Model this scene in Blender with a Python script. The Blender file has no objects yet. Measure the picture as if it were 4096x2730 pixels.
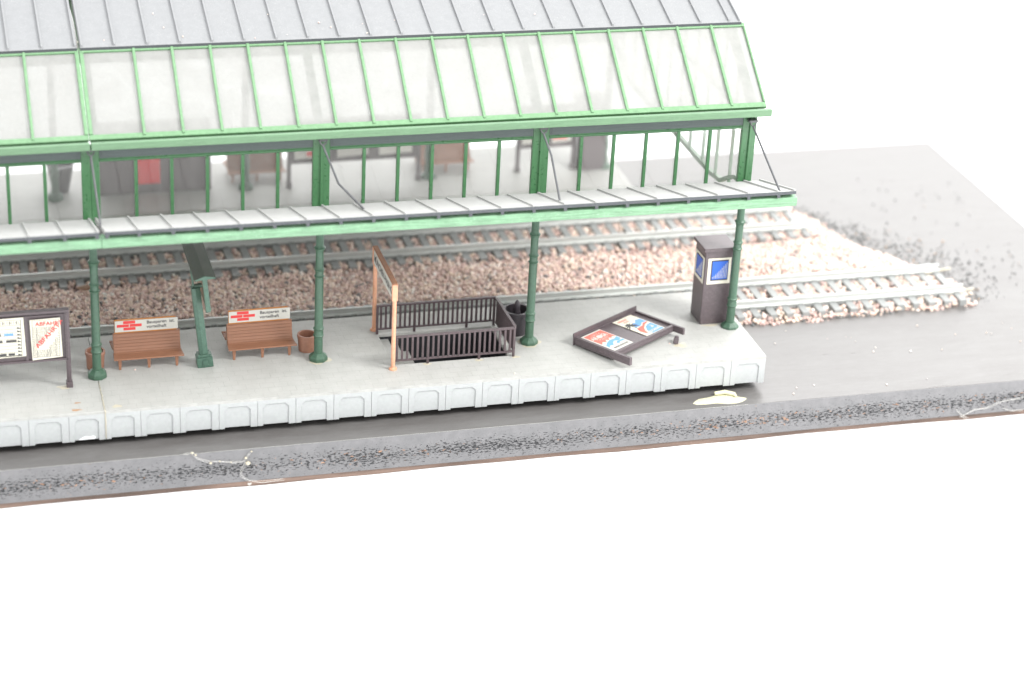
import bpy, math, random
import numpy as np
from mathutils import Vector, Matrix, Euler
random.seed(7); rng = np.random.default_rng(11)
scene = bpy.context.scene
COL = scene.collection
PI = math.pi
R = math.radians

# ------------------------------------------------------------------ materials
def new_mat(name):
    m = bpy.data.materials.new(name); m.use_nodes = True
    nt = m.node_tree; nt.nodes.clear()
    out = nt.nodes.new('ShaderNodeOutputMaterial')
    return m, nt, out
def N(nt, t, **kw):
    n = nt.nodes.new(t)
    for k, v in kw.items():
        if k in n.inputs: n.inputs[k].default_value = v
        else: setattr(n, k, v)
    return n
def noise(nt, vec, scale, detail=4, rough=.6):
    n = N(nt, 'ShaderNodeTexNoise'); n.inputs['Scale'].default_value = scale
    n.inputs['Detail'].default_value = detail; n.inputs['Roughness'].default_value = rough
    if vec is not None: nt.links.new(vec, n.inputs['Vector'])
    return n
def ramp(nt, fac, stops):
    r = nt.nodes.new('ShaderNodeValToRGB'); e = r.color_ramp.elements
    e[1].position = 1.0; e[0].position = 0.0
    e.remove(e[1]); e[0].position = stops[0][0]; e[0].color = (*stops[0][1][:3], 1)
    for p, c in stops[1:]:
        q = e.new(p); q.color = (*c[:3], 1)
    nt.links.new(fac, r.inputs[0]); return r
def mix(nt, fac, a, b, blend='MIX'):
    m = nt.nodes.new('ShaderNodeMix'); m.data_type = 'RGBA'; m.blend_type = blend
    for s, v in ((m.inputs[0], fac), (m.inputs[6], a), (m.inputs[7], b)):
        if isinstance(v, (int, float)): s.default_value = v
        elif isinstance(v, tuple): s.default_value = (*v, 1) if len(v) == 3 else v
        else: nt.links.new(v, s)
    return m.outputs[2]
def mapping(nt, src, scale=(1, 1, 1), rot=(0, 0, 0)):
    m = nt.nodes.new('ShaderNodeMapping'); m.inputs['Scale'].default_value = scale
    m.inputs['Rotation'].default_value = rot
    nt.links.new(src, m.inputs[0]); return m.outputs[0]
def plastic(name, col, rough=.42, var=.18, dust=.0, dustcol=(.62, .6, .56), bump=.15, scale=6, spec=.5, grain=None, sss=0, metal=0):
    m, nt, out = new_mat(name)
    tc = N(nt, 'ShaderNodeTexCoord'); v = tc.outputs['Object']
    if grain: v = mapping(nt, v, grain)
    n1 = noise(nt, v, scale, 5); n2 = noise(nt, v, scale * 9, 3)
    lo = tuple(c * (1 - var) for c in col); hi = tuple(min(1, c * (1 + var)) for c in col)
    c = ramp(nt, n1.outputs[0], [(.3, lo), (.7, hi)]).outputs[0]
    if dust > 0:
        sp = noise(nt, tc.outputs['Object'], 22, 4, .7)
        r = ramp(nt, sp.outputs[0], [(.56, (0, 0, 0)), (.72, (1, 1, 1))])
        big = noise(nt, tc.outputs['Object'], 1.3, 4, .6)
        rb = ramp(nt, big.outputs[0], [(.3, (.35, .35, .35)), (.7, (1, 1, 1))])
        f = mix(nt, 1, r.outputs[0], rb.outputs[0], 'MULTIPLY')
        f2 = N(nt, 'ShaderNodeMath', operation='MULTIPLY'); nt.links.new(f, f2.inputs[0]); f2.inputs[1].default_value = dust
        c = mix(nt, f2.outputs[0], c, dustcol)
    p = N(nt, 'ShaderNodeBsdfPrincipled'); nt.links.new(c, p.inputs['Base Color'])
    rr = ramp(nt, n1.outputs[0], [(.3, (rough * .85,) * 3), (.7, (min(1, rough * 1.2),) * 3)])
    nt.links.new(rr.outputs[0], p.inputs['Roughness'])
    p.inputs['Specular IOR Level'].default_value = spec; p.inputs['Metallic'].default_value = metal
    if sss:
        p.inputs['Subsurface Weight'].default_value = sss; p.inputs['Subsurface Radius'].default_value = (.15, .25, .15)
    b = N(nt, 'ShaderNodeBump', Strength=bump, Distance=.03); nt.links.new(n2.outputs[0], b.inputs['Height'])
    nt.links.new(b.outputs[0], p.inputs['Normal']); nt.links.new(p.outputs[0], out.inputs[0])
    return m
def flat(name, col, rough=.6, spec=.3):
    return plastic(name, col, rough, .05, bump=.02, scale=3, spec=spec)
def glass(name, frost, tint=(1, 1, 1), rough=.05, dust=.3, gain=1.5, white=.86):
    m, nt, out = new_mat(name)
    tc = N(nt, 'ShaderNodeTexCoord')
    tr = N(nt, 'ShaderNodeBsdfTransparent', Color=(*tint, 1))
    gl = N(nt, 'ShaderNodeBsdfGlossy', Roughness=rough)
    fr = N(nt, 'ShaderNodeFresnel', IOR=1.5)
    wob = noise(nt, mapping(nt, tc.outputs['Object'], (.5, .5, 2)), 1.5, 2)
    bm = N(nt, 'ShaderNodeBump', Strength=.12, Distance=.05); nt.links.new(wob.outputs[0], bm.inputs['Height'])
    nt.links.new(bm.outputs[0], gl.inputs['Normal'])
    fm = N(nt, 'ShaderNodeMath', operation='MULTIPLY'); nt.links.new(fr.outputs[0], fm.inputs[0]); fm.inputs[1].default_value = gain; fm.use_clamp = True
    m1 = N(nt, 'ShaderNodeMixShader'); nt.links.new(fm.outputs[0], m1.inputs[0]); nt.links.new(tr.outputs[0], m1.inputs[1]); nt.links.new(gl.outputs[0], m1.inputs[2])
    df = N(nt, 'ShaderNodeBsdfDiffuse', Color=(white, white, white * .97, 1)); tl = N(nt, 'ShaderNodeBsdfTranslucent', Color=(white, white, white * .98, 1))
    m0 = N(nt, 'ShaderNodeMixShader'); m0.inputs[0].default_value = .5
    nt.links.new(df.outputs[0], m0.inputs[1]); nt.links.new(tl.outputs[0], m0.inputs[2])
    sp = noise(nt, tc.outputs['Object'], 16, 4, .75); rs = ramp(nt, sp.outputs[0], [(.62, (0, 0, 0)), (.74, (1, 1, 1))])
    cl = noise(nt, tc.outputs['Object'], .9, 5, .6); rc = ramp(nt, cl.outputs[0], [(.3, (frost * .85,) * 3), (.75, (min(1, frost * 1.2),) * 3)])
    dm = N(nt, 'ShaderNodeMath', operation='MULTIPLY_ADD'); nt.links.new(rs.outputs[0], dm.inputs[0]); dm.inputs[1].default_value = dust; nt.links.new(rc.outputs[0], dm.inputs[2])
    m2 = N(nt, 'ShaderNodeMixShader'); nt.links.new(dm.outputs[0], m2.inputs[0]); nt.links.new(m1.outputs[0], m2.inputs[1]); nt.links.new(m0.outputs[0], m2.inputs[2])
    nt.links.new(m2.outputs[0], out.inputs[0])
    return m

M = {}
M['frame_green'] = plastic('glazing_frame_green', (.14, .27, .14), .42, .12, dust=.6, dustcol=(.45, .56, .42))
M['wall_green'] = plastic('wall_green', (.036, .135, .048), .3, .12, spec=.8, dust=.25, dustcol=(.4, .5, .4))
M['gutter_green'] = plastic('gutter_green', (.13, .235, .135), .42, .12, dust=.4, dustcol=(.4, .5, .38), grain=(.3, 1, 3))
M['beam_green_lit'] = plastic('awning_beam_green_lit', (.16, .3, .18), .38, .3, dust=.6, dustcol=(.6, .7, .6), grain=(.25, 1, 3), scale=4)  # paler base green carries the reflection on the facing side
M['column_green'] = plastic('column_green', (.055, .115, .075), .36, .15, dust=.22, dustcol=(.35, .5, .35), bump=.12)
M['dark_green'] = plastic('sign_green', (.065, .13, .095), .36, .15, dust=.35, dustcol=(.3, .45, .38))
M['roof_moss'] = plastic('small_roof_green', (.045, .06, .04), .5, .25, dust=.3, dustcol=(.3, .33, .25))
M['slate'] = plastic('slate_grey_plastic', (.245, .25, .256), .75, .06, dust=.5, dustcol=(.62, .6, .57), bump=.25, scale=3, spec=.25)
M['awning_slate_lit'] = plastic('awning_slate_plastic_lit', (.4, .4, .39), .75, .06, dust=.5, dustcol=(.62, .6, .55), bump=.3, scale=3, spec=.25)  # paler copy of the slate plastic, colour offsets the gutter's shade
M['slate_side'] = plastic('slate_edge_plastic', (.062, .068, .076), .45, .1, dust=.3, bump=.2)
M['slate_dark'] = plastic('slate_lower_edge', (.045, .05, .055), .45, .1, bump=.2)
M['void_shade'] = plastic('stairwell_shade', (.02, .022, .026), .6, .2)  # near-black base: shade of the unlit hollow put into the colour
M['frieze'] = plastic('frieze_grey_plastic', (.09, .115, .113), .42, .15, dust=.2, grain=(.2, 1, 6), bump=.25)
M['strut'] = plastic('strut_grey_metal', (.085, .087, .092), .35, .2, bump=.15)
M['brown'] = plastic('board_brown_plastic', (.105, .083, .09), .36, .15, dust=.18, bump=.15)
M['rail_brown'] = plastic('railing_brown_plastic', (.088, .064, .07), .33, .2, dust=.15, bump=.1)
M['bench'] = plastic('bench_brown_plastic', (.31, .15, .09), .42, .12, dust=.15, dustcol=(.45, .35, .25), grain=(.3, 2, 2), bump=.15)
M['bench_orange'] = plastic('sign_back_orange', (.5, .2, .05), .5, .12)
M['pot'] = plastic('pot_brown_plastic', (.31, .155, .105), .4, .12)
M['darkpot'] = plastic('pot_dark_plastic', (.055, .048, .055), .38, .12, grain=(4, 4, .5), bump=.2)
M['orange'] = plastic('sign_orange_plastic', (.68, .36, .23), .4, .12, sss=.2)
M['orange_top'] = plastic('sign_orange_dusty', (.36, .17, .095), .6, .25, dust=.4, dustcol=(.5, .4, .3))
M['paper'] = flat('paper_cream', (.74, .71, .6), .7)
M['paper_white'] = flat('paper_white', (.62, .61, .56), .7)
M['ridge'] = flat('raised_paint', (.4, .4, .38), .6)
M['ink'] = flat('ink_black', (.05, .05, .055), .6)
M['ink_grey'] = flat('ink_grey', (.1, .1, .1), .6)
M['red'] = flat('print_red', (.72, .07, .07), .55)
M['poster_red'] = flat('poster_red', (.85, .02, .03), .5)
M['salmon'] = flat('print_salmon', (.8, .18, .14), .6)
M['blue'] = flat('print_blue', (.07, .22, .62), .5)
M['blue_light'] = flat('print_light_blue', (.15, .36, .72), .55)
M['screen'] = flat('screen_blue', (.035, .13, .55), .35)
M['sleeper'] = plastic('sleeper_grey_plastic', (.29, .3, .295), .5, .15, dust=.3)
M['rail'] = plastic('rail_nickel', (.58, .6, .58), .4, .1, metal=.3, grain=(.2, 4, 4), bump=.05)
M['glue'] = flat('dried_glue', (.5, .46, .36), .3, .6)
M['glue_yellow'] = flat('dried_glue_yellow', (.62, .6, .42), .25, .6)
M['stain'] = flat('rusty_stain', (.42, .25, .14), .6)
M['white_smear'] = flat('white_paint', (.75, .77, .78), .4)
M['cork'] = plastic('cork_brown', (.2, .1, .06), .8, .5, bump=.8, scale=5)
M['wood'] = plastic('wood_chip', (.3, .2, .14), .6, .3, grain=(1, 6, 6))
M['lower_board'] = plastic('lower_board_brown', (.17, .115, .09), .5, .6, grain=(.15, 1, 2), scale=1.2, bump=.1)
M['glass_roof'] = glass('skylight_plastic', .72, tint=(.92, .93, .92), rough=.15, dust=.06, gain=1.0, white=.57)
M['glass_wall'] = glass('window_plastic', .06, rough=.03, dust=.3, gain=1.8)
M['glass_gable'] = glass('gable_plastic', .03, rough=.05, dust=.15, gain=.3)

def platform_mat():
    m, nt, out = new_mat('platform_grey_plastic')
    tc = N(nt, 'ShaderNodeTexCoord'); v = tc.outputs['Object']
    n1 = noise(nt, v, 1.2, 5); n2 = noise(nt, v, 40, 3); n3 = noise(nt, v, 9, 4, .7)
    c = ramp(nt, n1.outputs[0], [(.3, (.41, .41, .39)), (.7, (.46, .46, .44))]).outputs[0]
    st = ramp(nt, n3.outputs[0], [(.68, (0, 0, 0)), (.82, (.5, .5, .5))]); c = mix(nt, st.outputs[0], c, (.55, .5, .4))
    br = N(nt, 'ShaderNodeTexBrick'); nt.links.new(v, br.inputs['Vector'])
    br.inputs['Scale'].default_value = 1; br.inputs['Brick Width'].default_value = .62; br.inputs['Row Height'].default_value = .46
    br.inputs['Mortar Size'].default_value = .008; br.inputs['Mortar Smooth'].default_value = .3
    w = noise(nt, v, 1.7, 4, .7); wr = ramp(nt, w.outputs[0], [(.35, (.05, .05, .05)), (.7, (.85, .85, .85))])
    f = mix(nt, 1, br.outputs['Fac'], wr.outputs[0], 'MULTIPLY')
    fx = N(nt, 'ShaderNodeMath', operation='MULTIPLY'); nt.links.new(f, fx.inputs[0]); fx.inputs[1].default_value = .7
    c = mix(nt, fx.outputs[0], c, (.16, .16, .15))
    p = N(nt, 'ShaderNodeBsdfPrincipled', Roughness=.5); nt.links.new(c, p.inputs['Base Color'])
    p.inputs['Specular IOR Level'].default_value = .35
    b = N(nt, 'ShaderNodeBump', Strength=.2, Distance=.03); nt.links.new(n2.outputs[0], b.inputs['Height'])
    b2 = N(nt, 'ShaderNodeBump', Strength=.5, Distance=.02); b2.invert = True
    nt.links.new(br.outputs['Fac'], b2.inputs['Height']); nt.links.new(b.outputs[0], b2.inputs['Normal'])
    nt.links.new(b2.outputs[0], p.inputs['Normal']); nt.links.new(p.outputs[0], out.inputs[0]); return m
M['platform'] = platform_mat()
M['skirt'] = plastic('platform_skirt_plastic', (.39, .405, .405), .42, .05, bump=.06, sss=.12)

def board_mat():
    m, nt, out = new_mat('board_paint')
    tc = N(nt, 'ShaderNodeTexCoord'); v = tc.outputs['Object']
    n1 = noise(nt, mapping(nt, v, (.3, 1, 1)), .8, 8, .7)
    c = ramp(nt, n1.outputs[0], [(.32, (.105, .098, .094)), (.5, (.13, .124, .12)), (.7, (.16, .155, .151))]).outputs[0]
    st = noise(nt, mapping(nt, v, (.6, 9, 9)), 1.6, 5, .7); sr = ramp(nt, st.outputs[0], [(.55, (0, 0, 0)), (.75, (.3, .3, .3))]); c = mix(nt, sr.outputs[0], c, (.25, .25, .245))
    sp = noise(nt, v, 14, 4, .8); r = ramp(nt, sp.outputs[0], [(.64, (0, 0, 0)), (.78, (.5, .5, .5))]); c = mix(nt, r.outputs[0], c, (.4, .38, .36))
    p = N(nt, 'ShaderNodeBsdfPrincipled'); nt.links.new(c, p.inputs['Base Color'])
    rr = ramp(nt, n1.outputs[0], [(.3, (.26,) * 3), (.75, (.42,) * 3)]); nt.links.new(rr.outputs[0], p.inputs['Roughness'])
    p.inputs['Specular IOR Level'].default_value = .6
    n2 = noise(nt, v, 30, 3); b = N(nt, 'ShaderNodeBump', Strength=.12, Distance=.02); nt.links.new(n2.outputs[0], b.inputs['Height'])
    nt.links.new(b.outputs[0], p.inputs['Normal']); nt.links.new(p.outputs[0], out.inputs[0]); return m
M['board'] = board_mat()
def chip_mat():
    # painted chipboard edge: pits where the paint did not fill, with a few bare orange chips
    m, nt, out = new_mat('chipboard_edge_paint')
    tc = N(nt, 'ShaderNodeTexCoord'); v = tc.outputs['Object']
    sep = N(nt, 'ShaderNodeSeparateXYZ'); nt.links.new(v, sep.inputs[0])
    pit = noise(nt, mapping(nt, v, (3.2, 3.2, 8.5)), 1.6, 6, .72)
    # pits are denser in the coarse middle layer of the board (z about -2.65)
    mz = N(nt, 'ShaderNodeMapRange'); mz.inputs['From Min'].default_value = -3.4; mz.inputs['From Max'].default_value = -1.75
    nt.links.new(sep.outputs[2], mz.inputs['Value'])
    zr = ramp(nt, mz.outputs[0], [(0, (.0,) * 3), (.2, (.07,) * 3), (.42, (.14,) * 3), (.62, (.1,) * 3), (.8, (.02,) * 3), (1, (-.0,) * 3)])
    lay = noise(nt, mapping(nt, v, (.25, .25, .8)), 1.1, 3); 
    a = N(nt, 'ShaderNodeMath', operation='ADD'); nt.links.new(pit.outputs[0], a.inputs[0]); nt.links.new(zr.outputs[0], a.inputs[1])
    a2 = N(nt, 'ShaderNodeMath', operation='MULTIPLY_ADD'); nt.links.new(lay.outputs[0], a2.inputs[0]); a2.inputs[1].default_value = .16; nt.links.new(a.outputs[0], a2.inputs[2])
    pr = ramp(nt, a2.outputs[0], [(.72, (0, 0, 0)), (.75, (1, 1, 1))])
    n1 = noise(nt, v, 2.5, 4)
    c = ramp(nt, n1.outputs[0], [(.3, (.15, .15, .155)), (.7, (.19, .187, .193))]).outputs[0]
    c = mix(nt, pr.outputs[0], c, (.014, .015, .018))
    ch = noise(nt, mapping(nt, v, (2.6, 2.6, 5)), 1.5, 3, .6)
    zone = noise(nt, mapping(nt, v, (.12, .12, .12)), 1.0, 1)
    a3 = N(nt, 'ShaderNodeMath', operation='MULTIPLY_ADD'); nt.links.new(zone.outputs[0], a3.inputs[0]); a3.inputs[1].default_value = .3; nt.links.new(ch.outputs[0], a3.inputs[2])
    a4 = N(nt, 'ShaderNodeMath', operation='ADD'); nt.links.new(a3.outputs[0], a4.inputs[0]); nt.links.new(zr.outputs[0], a4.inputs[1])
    cr = ramp(nt, a4.outputs[0], [(.925, (0, 0, 0)), (.95, (1, 1, 1))])
    c = mix(nt, cr.outputs[0], c, mix(nt, n1.outputs[0], (.12, .06, .04), (.5, .3, .19)))
    sp = noise(nt, v, 26, 3, .8); r = ramp(nt, sp.outputs[0], [(.68, (0, 0, 0)), (.8, (.6, .6, .6))]); c = mix(nt, r.outputs[0], c, (.42, .41, .39))
    p = N(nt, 'ShaderNodeBsdfPrincipled', Roughness=.42); nt.links.new(c, p.inputs['Base Color'])
    b = N(nt, 'ShaderNodeBump', Strength=.9, Distance=.05); b.invert = True; nt.links.new(pr.outputs[0], b.inputs['Height'])
    n2 = noise(nt, v, 12, 4); b2 = N(nt, 'ShaderNodeBump', Strength=.25, Distance=.03); nt.links.new(n2.outputs[0], b2.inputs['Height']); nt.links.new(b.outputs[0], b2.inputs['Normal'])
    nt.links.new(b2.outputs[0], p.inputs['Normal']); nt.links.new(p.outputs[0], out.inputs[0]); return m
M['chip'] = chip_mat()
def stone_mat(name, stops, rough=.45):
    m, nt, out = new_mat(name)
    at = N(nt, 'ShaderNodeAttribute'); at.attribute_name = 'tone'
    r = ramp(nt, at.outputs['Fac'], stops); r.color_ramp.interpolation = 'LINEAR'
    tc = N(nt, 'ShaderNodeTexCoord'); n1 = noise(nt, tc.outputs['Object'], 14, 3)
    rr = ramp(nt, n1.outputs[0], [(.3, (.9,) * 3), (.7, (1.12,) * 3)])
    c = mix(nt, 1, r.outputs[0], rr.outputs[0], 'MULTIPLY')
    p = N(nt, 'ShaderNodeBsdfPrincipled', Roughness=rough); nt.links.new(c, p.inputs['Base Color'])
    nt.links.new(p.outputs[0], out.inputs[0]); return m
M['ballast'] = stone_mat('ballast_stone', [(0, (.1, .115, .12)), (.05, (.2, .21, .21)), (.1, (.52, .38, .35)), (.4, (.66, .47, .42)), (.62, (.76, .59, .52)), (.8, (.82, .66, .53)), (.92, (.86, .74, .64)), (1, (.85, .82, .78))])
M['ballast_bed'] = plastic('ballast_bed', (.24, .19, .17), .8, .4, bump=.8, scale=4)
M['grit'] = stone_mat('dark_grit_stone', [(0, (.1, .105, .105)), (.5, (.2, .21, .21)), (.9, (.36, .35, .34)), (1, (.6, .36, .2))])
def backdrop_mat():
    m, nt, out = new_mat('white_studio_surface')
    tc = N(nt, 'ShaderNodeTexCoord'); n1 = noise(nt, tc.outputs['Object'], .05, 3)
    c = ramp(nt, n1.outputs[0], [(.3, (.88, .885, .89)), (.7, (.91, .91, .91))])
    p = N(nt, 'ShaderNodeBsdfPrincipled', Roughness=.6); nt.links.new(c.outputs[0], p.inputs['Base Color'])
    nt.links.new(p.outputs[0], out.inputs[0]); return m
M['backdrop'] = backdrop_mat()
def web_mat():
    m, nt, out = new_mat('cobweb_silk')
    p = N(nt, 'ShaderNodeBsdfPrincipled', Roughness=.5); p.inputs['Base Color'].default_value = (.72, .71, .68, 1)
    tr = N(nt, 'ShaderNodeBsdfTransparent'); mx = N(nt, 'ShaderNodeMixShader'); mx.inputs[0].default_value = .55
    nt.links.new(tr.outputs[0], mx.inputs[1]); nt.links.new(p.outputs[0], mx.inputs[2]); nt.links.new(mx.outputs[0], out.inputs[0]); return m
M['web'] = web_mat()

# ------------------------------------------------------------------ mesh building
class MB:
    def __init__(s): s.v = []; s.f = []; s.mi = []
    def add(s, vs, fs, mi=0):
        o = len(s.v); s.v += [tuple(p) for p in vs]; s.f += [tuple(i + o for i in f) for f in fs]; s.mi += [mi] * len(fs)
        return s
    def box(s, x0, x1, y0, y1, z0, z1, mi=0):
        return s.add([(x, y, z) for z in (z0, z1) for y in (y0, y1) for x in (x0, x1)],
                     [(0, 2, 3, 1), (4, 5, 7, 6), (0, 1, 5, 4), (2, 6, 7, 3), (0, 4, 6, 2), (1, 3, 7, 5)], mi)
    def prism_x(s, poly, x0, x1, mi=0):
        # polygon in (y,z), counter-clockwise or not, extruded along x
        n = len(poly)
        return s.add([(x0, y, z) for y, z in poly] + [(x1, y, z) for y, z in poly],
                     [tuple(range(n)), tuple(reversed(range(n, 2 * n)))] + [(i, i + n, (i + 1) % n + n, (i + 1) % n) for i in range(n)], mi)
    def prism_y(s, poly, y0, y1, mi=0):
        n = len(poly)
        return s.add([(x, y0, z) for x, z in poly] + [(x, y1, z) for x, z in poly],
                     [tuple(range(n)), tuple(reversed(range(n, 2 * n)))] + [(i, i + n, (i + 1) % n + n, (i + 1) % n) for i in range(n)], mi)
    def prism_z(s, poly, z0, z1, mi=0):
        n = len(poly)
        return s.add([(x, y, z0) for x, y in poly] + [(x, y, z1) for x, y in poly],
                     [tuple(reversed(range(n))), tuple(range(n, 2 * n))] + [(i, (i + 1) % n, (i + 1) % n + n, i + n) for i in range(n)], mi)
    def lathe(s, cx, cy, prof, n=20, mi=0, caps=True, a0=0):
        vs = []; fs = []
        for r, z in prof:
            for k in range(n):
                a = a0 + 2 * PI * k / n; vs.append((cx + r * math.cos(a), cy + r * math.sin(a), z))
        for j in range(len(prof) - 1):
            for k in range(n):
                fs.append((j * n + k, j * n + (k + 1) % n, (j + 1) * n + (k + 1) % n, (j + 1) * n + k))
        if caps: fs += [tuple(reversed(range(n))), tuple(range((len(prof) - 1) * n, len(prof) * n))]
        return s.add(vs, fs, mi)
    def tube(s, pts, r, n=8, mi=0):
        pts = [Vector(p) for p in pts]; rs = r if isinstance(r, (list, tuple)) else [r] * len(pts)
        vs = []; fs = []
        for i, p in enumerate(pts):
            d = (pts[min(i + 1, len(pts) - 1)] - pts[max(i - 1, 0)]).normalized()
            up = Vector((0, 0, 1)) if abs(d.z) < .95 else Vector((1, 0, 0))
            a = d.cross(up).normalized(); b = a.cross(d)
            for k in range(n):
                t = 2 * PI * k / n; vs.append(p + (a * math.cos(t) + b * math.sin(t)) * rs[i])
        for j in range(len(pts) - 1):
            for k in range(n):
                fs.append((j * n + k, j * n + (k + 1) % n, (j + 1) * n + (k + 1) % n, (j + 1) * n + k))
        fs += [tuple(reversed(range(n))), tuple(range((len(pts) - 1) * n, len(pts) * n))]
        return s.add(vs, fs, mi)
    def build(s, name, mats, parent=None, off=None, bevel=0, smooth=False, seg=2):
        me = bpy.data.meshes.new(name)
        vs = s.v if off is None else [(x - off[0], y - off[1], z - off[2]) for x, y, z in s.v]
        me.from_pydata(vs, [], s.f)
        mats = mats if isinstance(mats, (list, tuple)) else [mats]
        for m in mats: me.materials.append(m)
        me.polygons.foreach_set('material_index', s.mi)
        import bmesh
        bm = bmesh.new(); bm.from_mesh(me); bmesh.ops.recalc_face_normals(bm, faces=bm.faces); bm.to_mesh(me); bm.free()
        if smooth:
            me.polygons.foreach_set('use_smooth', [True] * len(me.polygons))
            me.set_sharp_from_angle(angle=R(38))
        o = bpy.data.objects.new(name, me); COL.objects.link(o); o.parent = parent
        if bevel:
            b = o.modifiers.new('bevel', 'BEVEL'); b.width = bevel; b.segments = seg; b.limit_method = 'ANGLE'; b.angle_limit = R(40)
            b.harden_normals = False
        return o

def tag(o, label=None, cat=None, group=None, kind=None):
    if label: o['label'] = label
    if cat: o['category'] = cat
    if group: o['group'] = group
    if kind: o['kind'] = kind
    return o
def thing(name, loc, label, cat, group=None, rot=(0, 0, 0)):
    o = bpy.data.objects.new(name, None); COL.objects.link(o); o.location = loc; o.rotation_euler = rot
    o.empty_display_size = .5
    return tag(o, label, cat, group)
def copy_tree(o, parent=None):
    c = o.copy(); COL.objects.link(c); c.parent = parent
    for ch in list(o.children): copy_tree(ch, c)
    return c
def text(name, s, size, mat, parent, loc, rot, align='LEFT', sx=1, bold=0, shear=0):
    cu = bpy.data.curves.new(name, 'FONT'); cu.body = s; cu.size = size; cu.align_x = align; cu.offset = bold; cu.extrude = .002; cu.shear = shear
    t = bpy.data.objects.new(name + '_tmp', cu); COL.objects.link(t)
    bpy.context.view_layer.update()
    dg = bpy.context.evaluated_depsgraph_get(); me = bpy.data.meshes.new_from_object(t.evaluated_get(dg))
    bpy.data.objects.remove(t); bpy.data.curves.remove(cu)
    me.materials.clear(); me.materials.append(mat); me.name = name
    o = bpy.data.objects.new(name, me); COL.objects.link(o); o.parent = parent
    o.location = loc; o.rotation_euler = rot; o.scale = (sx, 1, 1); return o
FRONT = (R(90), 0, 0)           # text standing in the XZ plane, read from -Y

# ------------------------------------------------------------------ setting
fl = MB(); fl.add([(-700, -700, -3.66), (700, -700, -3.66), (700, 700, -3.66), (-700, 700, -3.66)], [(0, 1, 2, 3)])
tag(fl.build('studio_surface', M['backdrop']), kind='structure')

XB0, XB1, YB0, YB1, ZB = -62.5, 21.58, -1.37, 28.88, -1.75
bb = thing('base_board', (-20, 13, -3.65), 'dark grey painted chipboard base carrying the whole model railway station', 'base board')
o_ = (-20, 13, -3.65)
m = MB(); m.box(XB0, XB1, YB0 + .03, YB1, ZB - .12, ZB); m.build('painted_top', M['board'], bb, o_, bevel=.03)
me_ = MB(); me_.box(XB0, XB1 - .002, YB0, YB1 - .01, -3.38, ZB - .012)
e = me_.build('chipboard_core', M['chip'], bb, None, bevel=.03); e.location = (20, -13, 3.65)
m = MB()
pts = []
for i in range(85):
    x = XB0 + (XB1 - XB0) * i / 84; pts.append(YB0 + .1 + .05 * math.sin(x * .35) + .03 * math.sin(x * 1.1))
poly = [(XB0 + (XB1 - XB0) * i / 84, pts[i]) for i in range(85)] + [(XB1 - .1, YB1 - .2), (XB0, YB1 - .2)]
m.prism_z(poly, -3.64, -3.375); m.build('lower_panel', M['lower_board'], bb, o_)
# thin ridge of raised paint along the front top edge
m = MB(); 
m.tube([(x, YB0 + .02 + random.uniform(-.006, .006), ZB + .0 + random.uniform(-.004, .006)) for x in np.arange(XB0, -1.0, .35)], .0085, 5)
m.build('paint_ridge', M['ridge'], bb, o_)

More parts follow.
